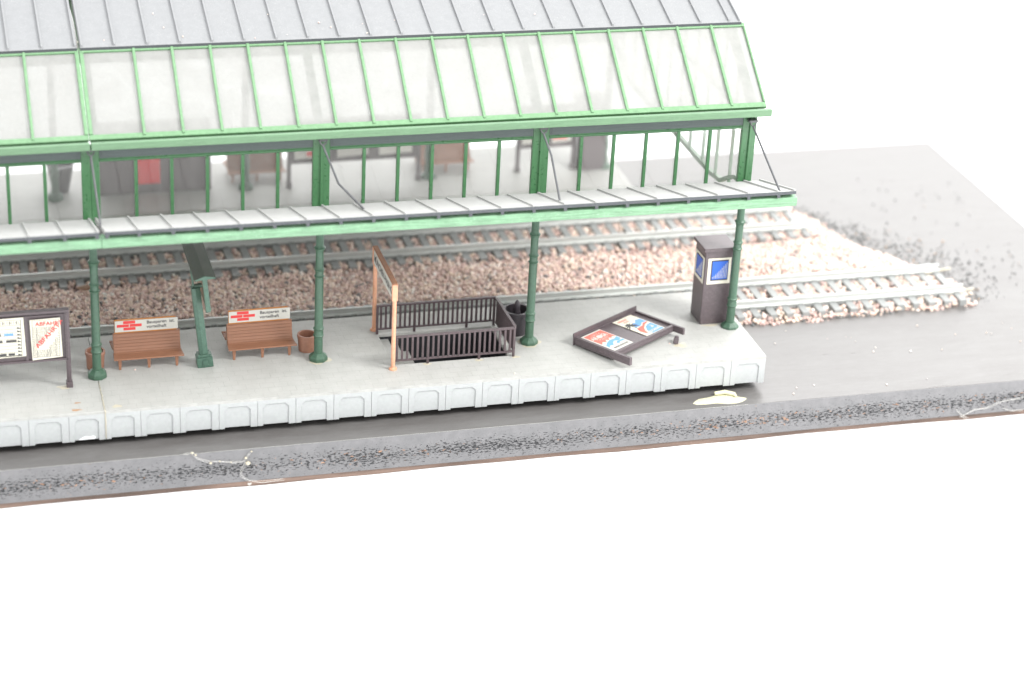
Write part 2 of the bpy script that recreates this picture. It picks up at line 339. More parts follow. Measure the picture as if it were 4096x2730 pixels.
# ------------------------------------------------------------------ platforms
PP = 1.7129
HOLE = (-17.42, -11.95, 2.12, 5.3)
def platform(name, label, x0, x1, y0, depth, pitch0, from_right, hole=None, front=-1):
    """pitch0: seam positions measured from x1 (from_right) or from x0"""
    t = thing(name, ((x0 + x1) / 2, y0 + depth / 2, ZB), label, 'platform', 'railway platforms')
    off = ((x0 + x1) / 2, y0 + depth / 2, ZB)
    y1 = y0 + depth
    m = MB(); T = .14
    if hole:
        hx0, hx1, hy0, hy1 = hole
        m.box(x0, x1, y0, hy0, -T, 0); m.box(x0, x1, hy1, y1, -T, 0)
        m2 = [(x0, hx0), (hx1, x1)]
        for a, b in m2: m.box(a, b, hy0, hy1, -T, 0)
        import bmesh
        # one sheet with a real opening
        m = MB()
        vs = [(x0, y0), (x1, y0), (x1, y1), (x0, y1), (hx0, hy0), (hx1, hy0), (hx1, hy1), (hx0, hy1)]
        V = [(x, y, 0) for x, y in vs] + [(x, y, -T) for x, y in vs]
        F = [(0, 1, 5, 4), (1, 2, 6, 5), (2, 3, 7, 6), (3, 0, 4, 7)]
        F2 = [tuple(i + 8 for i in reversed(f)) for f in F]
        S = [(0, 8, 9, 1), (1, 9, 10, 2), (2, 10, 11, 3), (3, 11, 8, 0), (4, 5, 13, 12), (5, 6, 14, 13), (6, 7, 15, 14), (7, 4, 12, 15)]
        m.add(V, F + F2 + S)
    else:
        m.box(x0, x1, y0, y1, -T, 0)
    d = m.build('deck', M['platform'], t, off, bevel=.015)
    # skirts
    seams = []
    if from_right:
        x = x1
        while x - pitch0 > x0 + .2: x -= pitch0; seams.append(x)
        edges = [x0] + sorted(seams) + [x1]
    else:
        edges = [x0]; x = x0 + pitch0 * .915
        while x < x1 - .4: edges.append(x); x += pitch0
        edges.append(x1)
        edges = [x0 + x1 - e for e in reversed(edges)]
    for side, ya, s in (('front', y0, 1), ('back', y1, -1)):
        m = MB()
        for a, b in zip(edges[:-1], edges[1:]):
            w = b - a; g = .006
            ox0 = a + .145 * w; ox1 = b - .185 * w; zt = -.34; ch = .17
            Y0 = ya + .003 * s; Y1 = ya + .055 * s
            # raised plate with an arched opening: three joined pieces as one polygon
            poly = [(a + g, -T + .0), (a + g, -1.41), (ox0, -1.41), (ox0, zt - ch), (ox0 + ch, zt), (ox1 - ch, zt), (ox1, zt - ch), (ox1, -1.41), (b - g, -1.41), (b - g, -T)]
            n = len(poly)
            quads = [(0, 1, 2, 3), (0, 3, 4), (0, 4, 5, 9), (9, 5, 6), (9, 6, 7, 8)]
            vs = [(x, Y0, z) for x, z in poly] + [(x, Y1, z) for x, z in poly]
            fs = [q for q in quads] + [tuple(i + n for i in reversed(q)) for q in quads] + [(i, (i + 1) % n, (i + 1) % n + n, i + n) for i in range(n)]
            m.add(vs, fs)
        m.build('arcade_skirt', M['skirt'], t, off, bevel=.01)
        m = MB(); m.box(x0 + .01, x1 - .01, min(ya + .05 * s, ya + .13 * s), max(ya + .05 * s, ya + .13 * s), -1.36, -T + .002)
        m.build('recessed_wall', M['skirt'], t, off)
    m = MB(); m.box(x1 - .1, x1 - .004, y0 + .1, y1 - .1, -1.41, -T + .002); m.build('end_wall', M['skirt'], t, off)
    for fx in (.08, .3, .7, .92):
        X = x0 + (x1 - x0) * fx; MB().box(X - .3, X + .3, y0 + 1.1, y1 - 1.1, ZB, -T - .002).build('inner_support', M['brown'], t, off)
    if hole:
        m = MB()
        for k in range(3):
            m.box(hx0 - .02 if k == 0 else hx0 + .5 * k - .02, hx0 + .5 * (k + 1), hy0 - .05, hy1 + .05, -.33 * (k + 1) - .3, -.33 * (k + 1) + (.06 if k == 0 else 0))
        m.build('stair', M['platform'], t, off, bevel=.012)
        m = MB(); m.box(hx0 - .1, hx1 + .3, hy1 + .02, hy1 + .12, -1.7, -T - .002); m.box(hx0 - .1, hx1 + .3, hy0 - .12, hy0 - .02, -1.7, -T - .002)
        m.box(hx1 + .06, hx1 + .16, hy0 - .02, hy1 + .02, -1.7, -T - .002); m.box(hx0, hx1, hy0, hy1, -1.74, -1.72); m.build('stairwell_shade_wall', M['void_shade'], t, off)  # near-black lining added as the shade inside the opening
    return t
XJ = -30.64
platform('station_platform', 'pale grey platform with stairwell opening and arched front, on the right of the glued joint', XJ + .012, 0, 0, 7.347, PP, True, HOLE)
platform('station_platform', 'pale grey platform carrying the departure board, left of the glued joint', XJ - 30.64, XJ - .012, 0, 7.347, PP, False)
platform('station_platform', 'pale grey platform seen through the hall windows, beyond both tracks', XJ + .012, .15, 20.06, 7.6, PP, True)
platform('station_platform', 'far pale grey platform carrying the dark flared planter, left end seen through windows', XJ - 30.64, XJ - .012, 20.06, 7.6, PP, False)

# glue seam at the joint
g = MB()
gp = [(XJ + .0 + random.uniform(-.02, .02), y, .012) for y in np.arange(2.7, 0, -.18)] + [(XJ, -.012, -.02)] + [(XJ + random.uniform(-.015, .015), -.014, z) for z in np.arange(-.15, -1.4, -.2)]
g.tube(gp, [random.uniform(.012, .035) for _ in gp], 6)
tag(g.build('glue_seam', M['glue'], smooth=True), 'cream line of dried glue sealing the joint between two platforms', 'glue seam')
def blob(name, x, y, z, rx, ry, h, mat, label, cat='glue spot', group='dried glue spots on the platform', seed=0):
    rr = random.Random(seed + int(x * 100)); n = 22; vs = [(0, 0, h)]; fs = []
    for j, q in enumerate((.6, 1.0)):
        for k in range(n):
            a = 2 * PI * k / n; w = 1 + .18 * math.sin(3 * a + seed) + .1 * math.sin(5 * a + 2 * seed)
            vs.append((.72 * rx * q * w * math.cos(a), .72 * ry * q * w * math.sin(a), h * .8 if j == 0 else 0))
    for k in range(n): fs.append((0, 1 + k, 1 + (k + 1) % n)); fs.append((1 + k, 1 + n + k, 1 + n + (k + 1) % n, 1 + (k + 1) % n))
    b = MB(); b.add(vs, fs); o = b.build(name, mat, smooth=True); o.location = (x, y, z)
    return tag(o, label, cat, group)

# ------------------------------------------------------------------ the hall
YW = 3.29
def column_mb(cx, cy, ztop):
    prof = [(.2, .27), (.2, 1.2), (.225, 1.22), (.25, 1.28), (.225, 1.32), (.215, 1.34), (.215, 1.56), (.235, 1.58), (.255, 1.63), (.225, 1.66), (.195, 1.7),
            (.19, 4.18), (.215, 4.2), (.24, 4.24), (.21, 4.28), (.19, 4.3), (.19, 4.5), (.215, 4.52), (.24, 4.56), (.2, 4.62), (.178, 4.66),
            (.18, 5.42), (.2, 5.5), (.235, 5.58), (.265, 5.63), (.225, 5.68), (.18, 5.74), (.17, ztop)]
    return MB().lathe(cx, cy, prof, 22)
def hall(x0, x1, mirrored, label, cols, loc_rot):
    org = (x1 if mirrored else x0, YW, 0)
    t = thing('station_hall', org, label, 'station hall', 'glazed station halls joined end to end', rot=(0, loc_rot, 0))
    def fx(u):      # u is distance from the joint
        return x1 - u if mirrored else x0 + u
    def box(m, u0, u1, *r, mi=0):
        a, b = sorted((fx(u0), fx(u1))); m.box(a, b, *r, mi=mi); return m
    L = 30.66; YF = 23.8       # near and far wall planes
    YC = (YW + YF) / 2
    for far in (False, True):
        def yy(y): return y if not far else 2 * YC - y
        def bx(m, u0, u1, ya, yb, z0, z1, mi=0):
            a, b = sorted((yy(ya), yy(yb))); return box(m, u0, u1, a, b, z0, z1, mi=mi)
        def px(m, poly, u0, u1):
            a, b = sorted((fx(u0), fx(u1))); return m.prism_x([(yy(y), z) for y, z in poly], a, b)
        # columns
        for u in cols:
            m = column_mb(fx(u), yy(YW), 7.5); c = m.build('column', M['column_green'], t, org, smooth=True)
            m = MB().lathe(fx(u), yy(YW), [(.43, 0), (.44, .05), (.44, .2), (.42, .24), (.235, .4)], 8, a0=PI / 8); b = m.build('column_base', M['column_green'], c, org, bevel=.02)
            m = MB(); m.tube([(fx(u), yy(3.15), 6.9), (fx(u), yy(1.2), 7.75), (fx(u), yy(-.6), 8.3)], .07, 6); m.build('bracket_arm', M['column_green'], c, org)
        # pilasters
        for i, u in enumerate((0.0, 10.0, 20.0, 30.0)):
            a, b = (u - .38, u + .38)
            if i == 0: a = .0
            if i == 3: b = u + .3
            m = MB(); bx(m, a, b, 3.2, 3.42, 7.42, 11.05)
            if i: bx(m, u - .05, u + .05, 3.12, 3.21, 7.42, 11.03)
            m.build('pilaster', M['wall_green'], t, org, bevel=.02)
        # windows: frame with mullions, and pane
        for i, u in enumerate((0, 10, 20)):
            a, b = u + .38, u + 9.62
            m = MB(); bx(m, a + .002, b - .002, 3.22, 3.38, 7.42, 7.6); bx(m, a + .002, b - .002, 3.22, 3.38, 10.3, 10.47); bx(m, a + .002, b - .002, 3.17, 3.22, 10.36, 10.42)
            for k in range(1, 6):
                X = a + (b - a) * k / 6; bx(m, X - .072, X + .072, 3.2, 3.36, 7.602, 10.298)
            w = m.build('window', M['wall_green'], t, org, bevel=.015)
            m = MB(); bx(m, a + .01, b - .01, 3.385, 3.4, 7.5, 10.4); m.build('pane', M['glass_wall'], w, org)
            m = MB(); bx(m, a + .004, b - .004, 3.21, 3.37, 10.472, 11.04); bx(m, a + .1, b - .1, 3.195, 3.212, 10.53, 10.98)
            m.build('frieze', M['frieze'], t, org, bevel=.01)
        # gutter
        m = MB(); px(m, [(2.72, 11.02), (3.3, 11.045), (3.3, 11.09), (2.98, 11.1), (2.93, 11.33), (2.86, 11.36), (2.7, 11.34)], .02, L + .13)
        m.build('gutter', M['gutter_green'], t, org, bevel=.015)
        # sloping skylight
        P0 = Vector((3.2, 11.3)); P1 = Vector((7.0, 14.07)); d = (P1 - P0).normalized(); nrm = Vector((-d.y, d.x))
        Ls = (P1 - P0).length
        def sl(s, h): q = P0 + d * s + nrm * h; return (q.x, q.y)
        def slab(m, s0, s1, h0, h1, u0, u1): return px(m, [sl(s0, h0), sl(s1, h0), sl(s1, h1), sl(s0, h1)], u0, u1)
        m = MB()
        slab(m, 0, .26, -.12, .06, .0, L + .03); slab(m, Ls - .22, Ls, -.1, .07, .0, L + .03)
        slab(m, .262, Ls - .222, -.1, .09, .0, .17); slab(m, .262, Ls - .222, -.1, .09, L - .07, L + .03)
        sk = m.build('skylight', M['frame_green'], t, org, bevel=.025)
        m = MB(); slab(m, .03, Ls - .05, -.06, -.03, .06, L); m.build('skylight_pane', M['glass_roof'], sk, org)
        p = 1.668
        for k in range(1, 18):
            u = L + .03 - p * k; m = MB(); slab(m, .12, Ls - .1, -.02, .11, u - .066, u + .066); m.build('glazing_bar', M['frame_green'], sk, org, bevel=.03)
        # purlin under the skylight foot
        m = MB(); bx(m, .05, L - .02, 3.25, 3.5, 11.06, 11.2); m.build('wall_plate', M['wall_green'], t, org)
        # slate roof
        sn = .305
        q0 = (6.85, 14.17); q1 = (YC, 14.17 + (YC - 6.85) * sn)
        m = MB(); px(m, [q0, q1, (q1[0], q1[1] - .16), (q0[0], q0[1] - .13)], .05, L - .13)
        for k in range(23):
            u = .12 + 1.42 * k
            if k == 22: u = L - .2
            px(m, [(q0[0] + .06, q0[1] + .015), (q0[0] + .06, q0[1] + .12), (q1[0], q1[1] + .1), (q1[0], q1[1] - .01)], u - .045, u + .045)
        m.build('slate_roof', M['slate'], t, org, bevel=.012)
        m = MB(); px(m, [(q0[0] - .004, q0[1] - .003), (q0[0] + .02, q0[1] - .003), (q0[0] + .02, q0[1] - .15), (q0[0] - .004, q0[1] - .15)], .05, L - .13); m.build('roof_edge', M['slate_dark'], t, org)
        # awning
        A0 = Vector((3.2, 7.68)); A1 = Vector((-1.0, 8.88)); ad = (A1 - A0).normalized(); an = Vector((ad.y, -ad.x)) * -1
        if an.y < 0: an = -an
        La = (A1 - A0).length
        def al(s, h): q = A0 + ad * s + an * h; return (q.x, q.y)
        m = MB(); px(m, [al(0, 0), al(La, 0), al(La, -.13), al(0, -.13)], .1, L + .1)
        for k in range(23):
            u = .1 + 1.42 * k + (0 if k else .05)
            if k == 22: u = L + .05
            px(m, [al(.05, -.01), al(La - .015, -.01), al(La - .015, .075), al(.05, .075)], u - .045, u + .045)
        m.build('awning', M['awning_slate_lit'], t, org, bevel=.01)
        m = MB(); px(m, [al(La - .02, .002), al(La + .012, .002), al(La + .012, -.145), al(La - .02, -.145)], .1, L + .1)
        for k in range(22):
            u = .1 + 1.42 * k + (0 if k else .1)
            px(m, [al(La - .03, -.13), al(La + .018, -.13), al(La + .018, -.27), al(La - .03, -.27)], u - .075, u + .075)
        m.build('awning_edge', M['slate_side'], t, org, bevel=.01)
        m = MB(); px(m, [(-.98, 8.14), (-.5, 8.16), (-.5, 8.24), (-.86, 8.26), (-.88, 8.5), (-.55, 8.52), (-.55, 8.6), (-.98, 8.56), (-1.02, 8.36)], -.02 if not mirrored else .03, L + .05 + .6 * (0 if mirrored else .25))
        m.build('awning_beam', M['beam_green_lit'], t, org, bevel=.02)
        # struts with a forked top
        ST = [((0, 2.95, 10.72), None, (.1, .58, 8.44)), ((10, 2.95, 10.66), (10.5, 1.9, 9.27), (11.5, .97, 8.35)), ((20, 2.95, 10.68), (20.22, 2.3, 9.88), (20.0, -.1, 8.64)), ((30, 2.95, 10.5), None, (30.1, -.6, 8.8))]
        for i, (a, k_, b) in enumerate(ST):
            if mirrored and i == 0: continue
            if far and k_: k_ = None; b = (a[0], .5, 8.45)
            pts = [a] + ([k_] if k_ else []) + [b]
            pts = [(fx(q[0]), yy(q[1] - .08), q[2]) for q in pts]
            m = MB(); m.tube(pts, .05, 8)
            s_ = m.build('strut', M['strut'], t, org, smooth=True)
            P = Vector(pts[0]); m = MB()
            m.tube([(P.x - .16, P.y + .02, P.z + .28), (P.x - .12, P.y, P.z + .12), P], .035, 6); m.tube([(P.x + .16, P.y + .02, P.z + .28), (P.x + .12, P.y, P.z + .12), P], .035, 6)
            m.box(P.x - .2, P.x + .2, min(P.y, yy(3.18)), max(P.y, yy(3.18)), P.z + .2, P.z + .3)
            m.build('strut_fork', M['strut'], s_, org)
    if mirrored:
        m = MB(); slab(m, .0, Ls, -.15, -.125, -.14, .14); m.build('joint_gap_blocker', M['wall_green'], t, org)  # added dark strip, blocks bright floor showing through the skylight joint
        m = MB(); bx(m, -.1, .1, 3.43, 3.47, 7.42, 11.05); m.build('joint_gap_backing', M['brown'], t, org)  # added dark backing, keeps light out of the gap between end pilasters
    # trusses across the hall, one per column, following the roof
    sn = .305
    for i, u in enumerate((.25, 10, 20, 30.2)):
        w = .17
        if mirrored and i == 0: continue
        up = [(3.4, 11.2), (7.0, 13.83), (YC, 13.9 + (YC - 6.95) * sn), (2 * YC - 7.0, 13.83), (2 * YC - 3.4, 11.2)]
        n = 24; lo = []
        for k in range(n + 1):
            a = PI * k / n; lo.append((YC - (YC - 3.6) * math.cos(a), 9.6 + 4.6 * math.sin(a) ** .75))
        m = MB(); a0, a1 = sorted((fx(u - w), fx(u + w)))
        def band(poly_top, poly_bot, xa, xb):
            n_ = len(poly_top); V = [(xa, y, z) for y, z in poly_top + poly_bot] + [(xb, y, z) for y, z in poly_top + poly_bot]; T2 = 2 * n_
            F = []
            for k in range(n_ - 1):
                F += [(k, k + 1, n_ + k + 1, n_ + k), (T2 + k, T2 + n_ + k, T2 + n_ + k + 1, T2 + k + 1), (k, T2 + k, T2 + k + 1, k + 1), (n_ + k, n_ + k + 1, T2 + n_ + k + 1, T2 + n_ + k)]
            F += [(0, n_, T2 + n_, T2), (n_ - 1, T2 + n_ - 1, T2 + 2 * n_ - 1, 2 * n_ - 1)]
            m.add(V, F)
        band(up, [(y, z - .45) for y, z in up], a0, a1)
        band([(y, z) for y, z in lo], [(y, z - .16) for y, z in lo], a0 + .1, a1 - .1)
        m.build('roof_truss', M['frame_green'], t, org)
    # gable screen at the open end
    if not mirrored:
        ug = 30.0; pts = [(3.5, 7.4), (4.4, 7.3), (5.3, 6.9), (6.2, 6.4), (7.5, 6.25), (YC, 6.25)]
        lowp = pts + [(2 * YC - y, z) for y, z in reversed(pts[:-1])]
        m = MB(); x_ = fx(ug)
        for (ya, za), (yb, zb) in zip(lowp[:-1], lowp[1:]):
            m.add([(x_ - .1, ya, za), (x_ - .1, yb, zb), (x_ - .1, yb, zb + .22), (x_ - .1, ya, za + .22), (x_ + .1, ya, za), (x_ + .1, yb, zb), (x_ + .1, yb, zb + .22), (x_ + .1, ya, za + .22)],
                  [(0, 1, 2, 3), (7, 6, 5, 4), (0, 4, 5, 1), (3, 2, 6, 7)])
        m.box(x_ - .08, x_ + .08, 3.5, 2 * YC - 3.5, 10.6, 10.8)
        for y in np.arange(5.2, 2 * YC - 4, 1.85):
            m.box(x_ - .06, x_ + .06, y - .06, y + .06, 6.5, min(13.6, 11.3 + (min(y, 2 * YC - y) - 3.4) * .7))
        gb = m.build('gable_screen', M['wall_green'], t, org)
        top = [(3.5, 11.1), (7.0, 13.7), (YC, 15.3)]; topp = top + [(2 * YC - y, z) for y, z in reversed(top[:-1])]
        m = MB(); lp = [(y, z + .1) for y, z in lowp]
        ys = sorted(set([p[0] for p in lp] + [p[0] for p in topp]))
        tz = [float(np.interp(y, [p[0] for p in topp], [p[1] for p in topp])) for y in ys]; lz = [float(np.interp(y, [p[0] for p in lp], [p[1] for p in lp])) for y in ys]
        V = [(x_ - .07, y, z) for y, z in zip(ys, lz)] + [(x_ - .07, y, z) for y, z in zip(ys, tz)]; n_ = len(ys)
        m.add(V, [(k, k + 1, n_ + k + 1, n_ + k) for k in range(n_ - 1)])
        gp_ = m.build('gable_pane', M['glass_gable'], gb, org)
        sm = gp_.modifiers.new('thickness', 'SOLIDIFY'); sm.thickness = .02
    return t
hall(XJ, XJ + 30.66, False, 'long green glazed hall with slate roof, awning and bent struts, right of the joint', (0, 10, 20, 30), .0042)
hall(XJ - 30.66, XJ + .03, True, 'green glazed hall cut off by the left picture edge, its gutter ending at the joint', (10, 20, 30), 0)

# ------------------------------------------------------------------ benches
def make_bench(sign=True):
    t = thing('bench', (0, 0, 0), 'x', 'bench', 'double sided brown platform benches')
    W = 1.5
    m = MB()
    for s in (-1, 1):
        for k in range(5):
            ya = 1.0 - k * .155; yb = ya - .148; za = .585 - .004 * k + (.015 if k == 0 else 0)
            poly = [(s * ya, za - .06), (s * yb, za - .065), (s * yb, za), (s * ya, za + (.0))]
            w = W + .07 - .01 * k; m.prism_x(poly, -w, w)
    m.build('seat', M['bench'], t, bevel=.012)
    m = MB(); prof = [(.42, .57), (.33, .62), (.26, .7), (.2, .82), (.165, .96), (.14, 1.11), (.12, 1.26), (.1, 1.4)]
    for s in (-1, 1):
        for (ya, za), (yb, zb) in zip(prof[:-1], prof[1:]):
            m.prism_x([(s * ya, za), (s * yb, zb - .006), (s * (yb - .06), zb - .006), (s * (ya - .06), za)], -W, W)
    m.box(-W, W, -.07, .07, 1.36, 1.43)
    for X in (-W, -.04, W - .06):
        m.prism_x([(-.2, .6), (-.07, 1.25), (.07, 1.25), (.2, .6)], X, X + .06)
    m.build('backrest', M['bench'], t, bevel=.012)
    for X in (-1.3, 0, 1.25):
        for s in (-1, 1):
            m = MB(); yo = s * .8
            V = [(X - .05, yo - .05, 0), (X + .05, yo - .05, 0), (X + .05, yo + .05, 0), (X - .05, yo + .05, 0)] + [(X - .085, yo - .06, .53), (X + .085, yo - .06, .53), (X + .085, yo + .06, .53), (X - .085, yo + .06, .53)]
            m.add(V, [(3, 2, 1, 0), (4, 5, 6, 7), (0, 1, 5, 4), (1, 2, 6, 5), (2, 3, 7, 6), (3, 0, 4, 7)]); m.build('leg', M['bench'], t, bevel=.015)
    if sign:
        m = MB(); m.box(-1.42, 1.36, -.03, .03, 1.43, 2.06); m.prism_x([(-.035, 2.05), (.035, 2.05), (.035, 2.1), (-.035, 2.1)], -1.42, 1.3)
        sg = m.build('advert_panel', M['bench_orange'], t)
        m = MB(); m.box(-1.4, 1.42, -.062, -.04, 1.5, 2.05); lb = m.build('label', M['paper_white'], sg)
        m = MB(); k = 2.82 / 640
        for (a, b, c, d) in ((85, 207, 3, 36), (20, 143, 41, 72), (150, 272, 41, 72), (87, 209, 77, 108)):
            m.box(-1.4 + a * k, -1.4 + b * k, -.066, -.062, 2.05 - d * k * 1.0, 2.05 - c * k * 1.0)
        m.build('logo', M['red'], sg)
        text('lettering', 'Bausparen  ist.', .215, M['ink'], sg, (.02, -.066, 1.84), FRONT, sx=1.0, bold=.003)
        text('lettering', 'vorteilhaft', .215, M['ink'], sg, (.02, -.066, 1.62), FRONT, sx=1.0, bold=.003)
    return t
b0 = make_bench()
b0.location = (-28.27, 4.6, 0); b0.rotation_euler = (0, 0, 0); b0['label'] = 'brown bench with white Bausparen sign, left of the leaning green signpost'
b1 = copy_tree(b0); b1.location = (-23.12, 4.72, 0); b1.rotation_euler = (0, 0, R(1)); b1['label'] = 'brown bench with white Bausparen sign, right of the green signpost'
bf = make_bench(False); bf.location = (-19.9, 25.4, 0); bf['label'] = 'plain brown bench on the far platform, behind the left hall window'
bg = copy_tree(bf); bg.location = (-9.5, 25.2, 0); bg['label'] = 'plain brown bench on the far platform, behind the middle hall window'

# ------------------------------------------------------------------ pots
def pot(x, y, r, h, mat, label, cat='flowerpot', group=None, flare=.86, extra=None):
    t = thing('flowerpot', (x, y, 0), label, cat, group)
    m = MB().lathe(0, 0, [(r * flare * .9, 0), (r * flare, .04), (r * .93, h * .75), (r * .93, h * .8), (r, h * .82), (r * 1.0, h * .98), (r * .97, h), (r * .82, h), (r * .8, h * .9), (r * .78, h * .55)], 28)
    m.build('pot', mat, t, smooth=True)
    return t
pot(-30.62, 4.18, .45, .86, M['pot'], 'small brown flowerpot half hidden behind the green column at the joint', group='brown flowerpots')
pot(-20.98, 4.3, .45, .84, M['pot'], 'small brown flowerpot left of the second green column', group='brown flowerpots')
t = pot(-10.95, 4.45, .66, 1.22, M['darkpot'], 'large dark tub with a pointed cone inside, behind the third green column', cat='planter', flare=.8)
MB().lathe(0.02, .05, [(.2, .6), (.19, 1.0), (.15, 1.15), (.14, 1.3), (.15, 1.42), (.11, 1.56), (.03, 1.66)], 14).build('cone', M['darkpot'], t, smooth=True)
m = MB(); m.tube([(-.45, -.1, .95), (-.3, -.25, 1.02), (-.1, -.3, .98), (.1, -.35, .92), (-.05, -.2, .85)], .03, 6); m.build('twig', M['strut'], t, smooth=True)
t = thing('planter', (-30.25, 24.9, 0), 'dark flared planter on the far platform behind the left windows', 'planter')
MB().lathe(0, 0, [(.42, 0), (.45, .1), (.72, 1.5), (.76, 1.55), (.66, 1.55), (.6, 1.3)], 24).build('tub', M['darkpot'], t, smooth=True)

# ------------------------------------------------------------------ green hanging sign
t = thing('platform_sign', (-25.78, 3.62, 0), 'leaning green post carrying a brown hanging sign under a dark ridge roof, between the benches', 'platform sign', rot=(0, R(-5.5), 0))
m = MB(); m.box(-.36, .36, -.3, .3, 0, .5); m.box(-.3, .3, -.25, .25, .5, .62); m.box(-.12, .12, -.34, -.3, .12, .38); m.build('foot', M['dark_green'], t, bevel=.03)
m = MB(); m.prism_z([(-.2, -.16), (-.03, -.22), (.2, -.16), (.2, .16), (-.2, .16)], .62, 3.95); m.build('post', M['dark_green'], t, bevel=.02)
m = MB(); m.box(.3, .4, -.95, 2.9, 3.25, 4.72); pn = m.build('sign_panel', M['wood'], t)
m = MB(); m.box(.24, .46, -1.1, -.94, 3.12, 4.75); m.box(.3, .5, -.94, 2.95, 3.12, 3.24); m.box(.24, .46, 2.9, 3.02, 3.12, 4.75); m.box(.22, .38, -.9, 2.9, 4.6, 4.74); m.box(-.16, .34, -.1, .12, 3.9, 4.05); m.box(-.14, -.04, -.1, .1, 3.95, 4.76); m.build('panel_frame', M['dark_green'], t, bevel=.02)
m = MB(); m.prism_y([(-.12, 4.76), (.35, 4.78), (.82, 4.76), (.84, 4.84), (.36, 4.97), (-.12, 4.84)], -1.2, 3.2); m.build('ridge_roof', [M['roof_moss']], t, bevel=.012)
m = MB(); m.prism_y([(-.09, 4.77), (.35, 4.785), (.8, 4.77), (.82, 4.83), (.36, 4.955), (-.1, 4.83)], -1.215, -1.19); m.build('roof_end', M['dark_green'], t)

# ------------------------------------------------------------------ orange station name sign
t = thing('name_sign', (-17.5, 3.75, 0), 'orange two-post station name sign reading MÜNCHEN-PASING at the head of the stairwell', 'name sign')
for y in (-2.05, 2.05):
    m = MB().lathe(.0, y, [(.19, 0), (.19, .07), (.1, .12), (.1, 3.5)], 10); m.build('post', M['orange'], t, smooth=True)
    m = MB(); m.box(-.13, .12, y - .1, y + .1, 3.46, 4.26); m.build('post_head', M['orange'], t, bevel=.015)
m = MB(); m.box(-.09, .09, -1.95, 1.95, 3.5, 4.24); pn = m.build('panel', M['orange'], t)
m = MB(); m.box(-.12, .12, -2.15, 2.15, 4.262, 4.31); m.build('cap', M['orange_top'], t, bevel=.012)
m = MB(); m.box(-.11, -.094, -1.9, 1.9, 3.53, 4.2); m.build('name_plate', M['paper_white'], pn)
text('lettering', 'MÜNCHEN-PASING', .46, M['ink'], pn, (-.112, 1.78, 3.72), (R(90), 0, R(-90)), sx=.93, bold=.008)

# ------------------------------------------------------------------ stairwell railing
t = thing('stair_railing', (-14.5, 3.75, 0), 'dark brown railing around three sides of the stairwell', 'railing')
zt, zb_ = 1.5, .22
def railside(p0, p1, nb, posts, jag=0):
    p0 = Vector(p0); p1 = Vector(p1); d = (p1 - p0); L = d.length; d.normalize(); nn = Vector((-d.y, d.x))
    def bar(m, a, b, z0, z1, w):
        A = p0 + d * a; B = p0 + d * b
        m.prism_z([(A.x + nn.x * w, A.y + nn.y * w), (B.x + nn.x * w, B.y + nn.y * w), (B.x - nn.x * w, B.y - nn.y * w), (A.x - nn.x * w, A.y - nn.y * w)], z0, z1)
    m = MB(); bar(m, 0, L, zt - .09, zt, .07); m.build('top_rail', M['rail_brown'], t, bevel=.015)
    m = MB(); bar(m, .04, L - .04, zb_, zb_ + .08, .055); m.build('bottom_rail', M['rail_brown'], t, bevel=.015)
    for k in range(1, nb):
        if k in posts: continue
        s = L * k / nb; m = MB(); bar(m, s - .05, s + .05, zb_ + .075, zt - .085, .035); m.build('baluster', M['rail_brown'], t, bevel=.01, seg=1)
    for k in list(posts):
        s = min(max(L * k / nb, .055), L - .055); m = MB(); bar(m, s - .055, s + .055, 0, zt - .088, .06); m.build('post', M['rail_brown'], t, bevel=.015)
railside((-3.0, -1.72), (2.82, -1.72), 24, [0, 7, 17, 24])
railside((-3.0, 1.62), (2.75, 1.62), 25, [0, 8, 19, 25])
railside((2.82, -1.6), (2.76, 1.52), 18, [])

m = MB(); cp = [(-16.0 + .35 * k, 3.6 + .12 * math.sin(k * 1.3), -1.5 + .05 * math.sin(k * 2.1)) for k in range(11)]
m.tube(cp, [.05] + [.17 + .04 * math.sin(k * 1.9) for k in range(9)] + [.05], 9)
tag(m.build('cork_strip', M['cork'], smooth=True), 'ragged brown cork strip lying at the bottom of the stairwell', 'cork strip')
for x, y, s in ((-15.85, 1.95, 1), (-13.4, 1.93, 2), (-11.62, 1.95, 3)):
    blob('glue_spot', x + .0, y, .0, .28, .16, .016, M['glue'], {1: 'cream glue spot under the second front post of the railing', 2: 'cream glue spot under the third front post of the railing', 3: 'cream glue spot at the front corner post of the railing'}[s], seed=s)
blob('glue_spot', -3.62, 1.78, 0, .42, .33, .016, M['glue'], 'cream glue spot around the broken brown post stub', seed=5)
blob('glue_spot', -32.15, 2.55, 0, .42, .28, .014, M['glue'], 'pale glue spot beside the foot of the departure board', seed=6)
blob('glue_spot', -10.62, 3.22, 0, .7, .62, .014, M['glue'], 'thin glue ring around the foot of the third green column', seed=7)
blob('glue_spot', -20.62, 3.22, 0, .7, .62, .014, M['glue'], 'thin glue ring around the foot of the second green column', seed=8)
blob('glue_spot', -30.1, .35, 0, .3, .18, .012, M['glue'], 'small cream glue spot near the platform edge at the joint', seed=9)
blob('glue_spot', -2.35, -.66, ZB, 1.75, .62, .03, M['glue_yellow'], 'large yellow-white glue puddle under the front platform corner', seed=4)
m = MB(); m.tube([(-2.5, -.2, ZB + .1), (-2.0, -.22, ZB + .14), (-1.6, -.42, ZB + .1), (-1.55, -.6, ZB + .05)], [.09, .11, .1, .05], 9)
tag(m.build('glue_lump', M['glue_yellow'], smooth=True), 'thick yellow lump of glue squeezed out beneath the platform corner', 'glue lump')

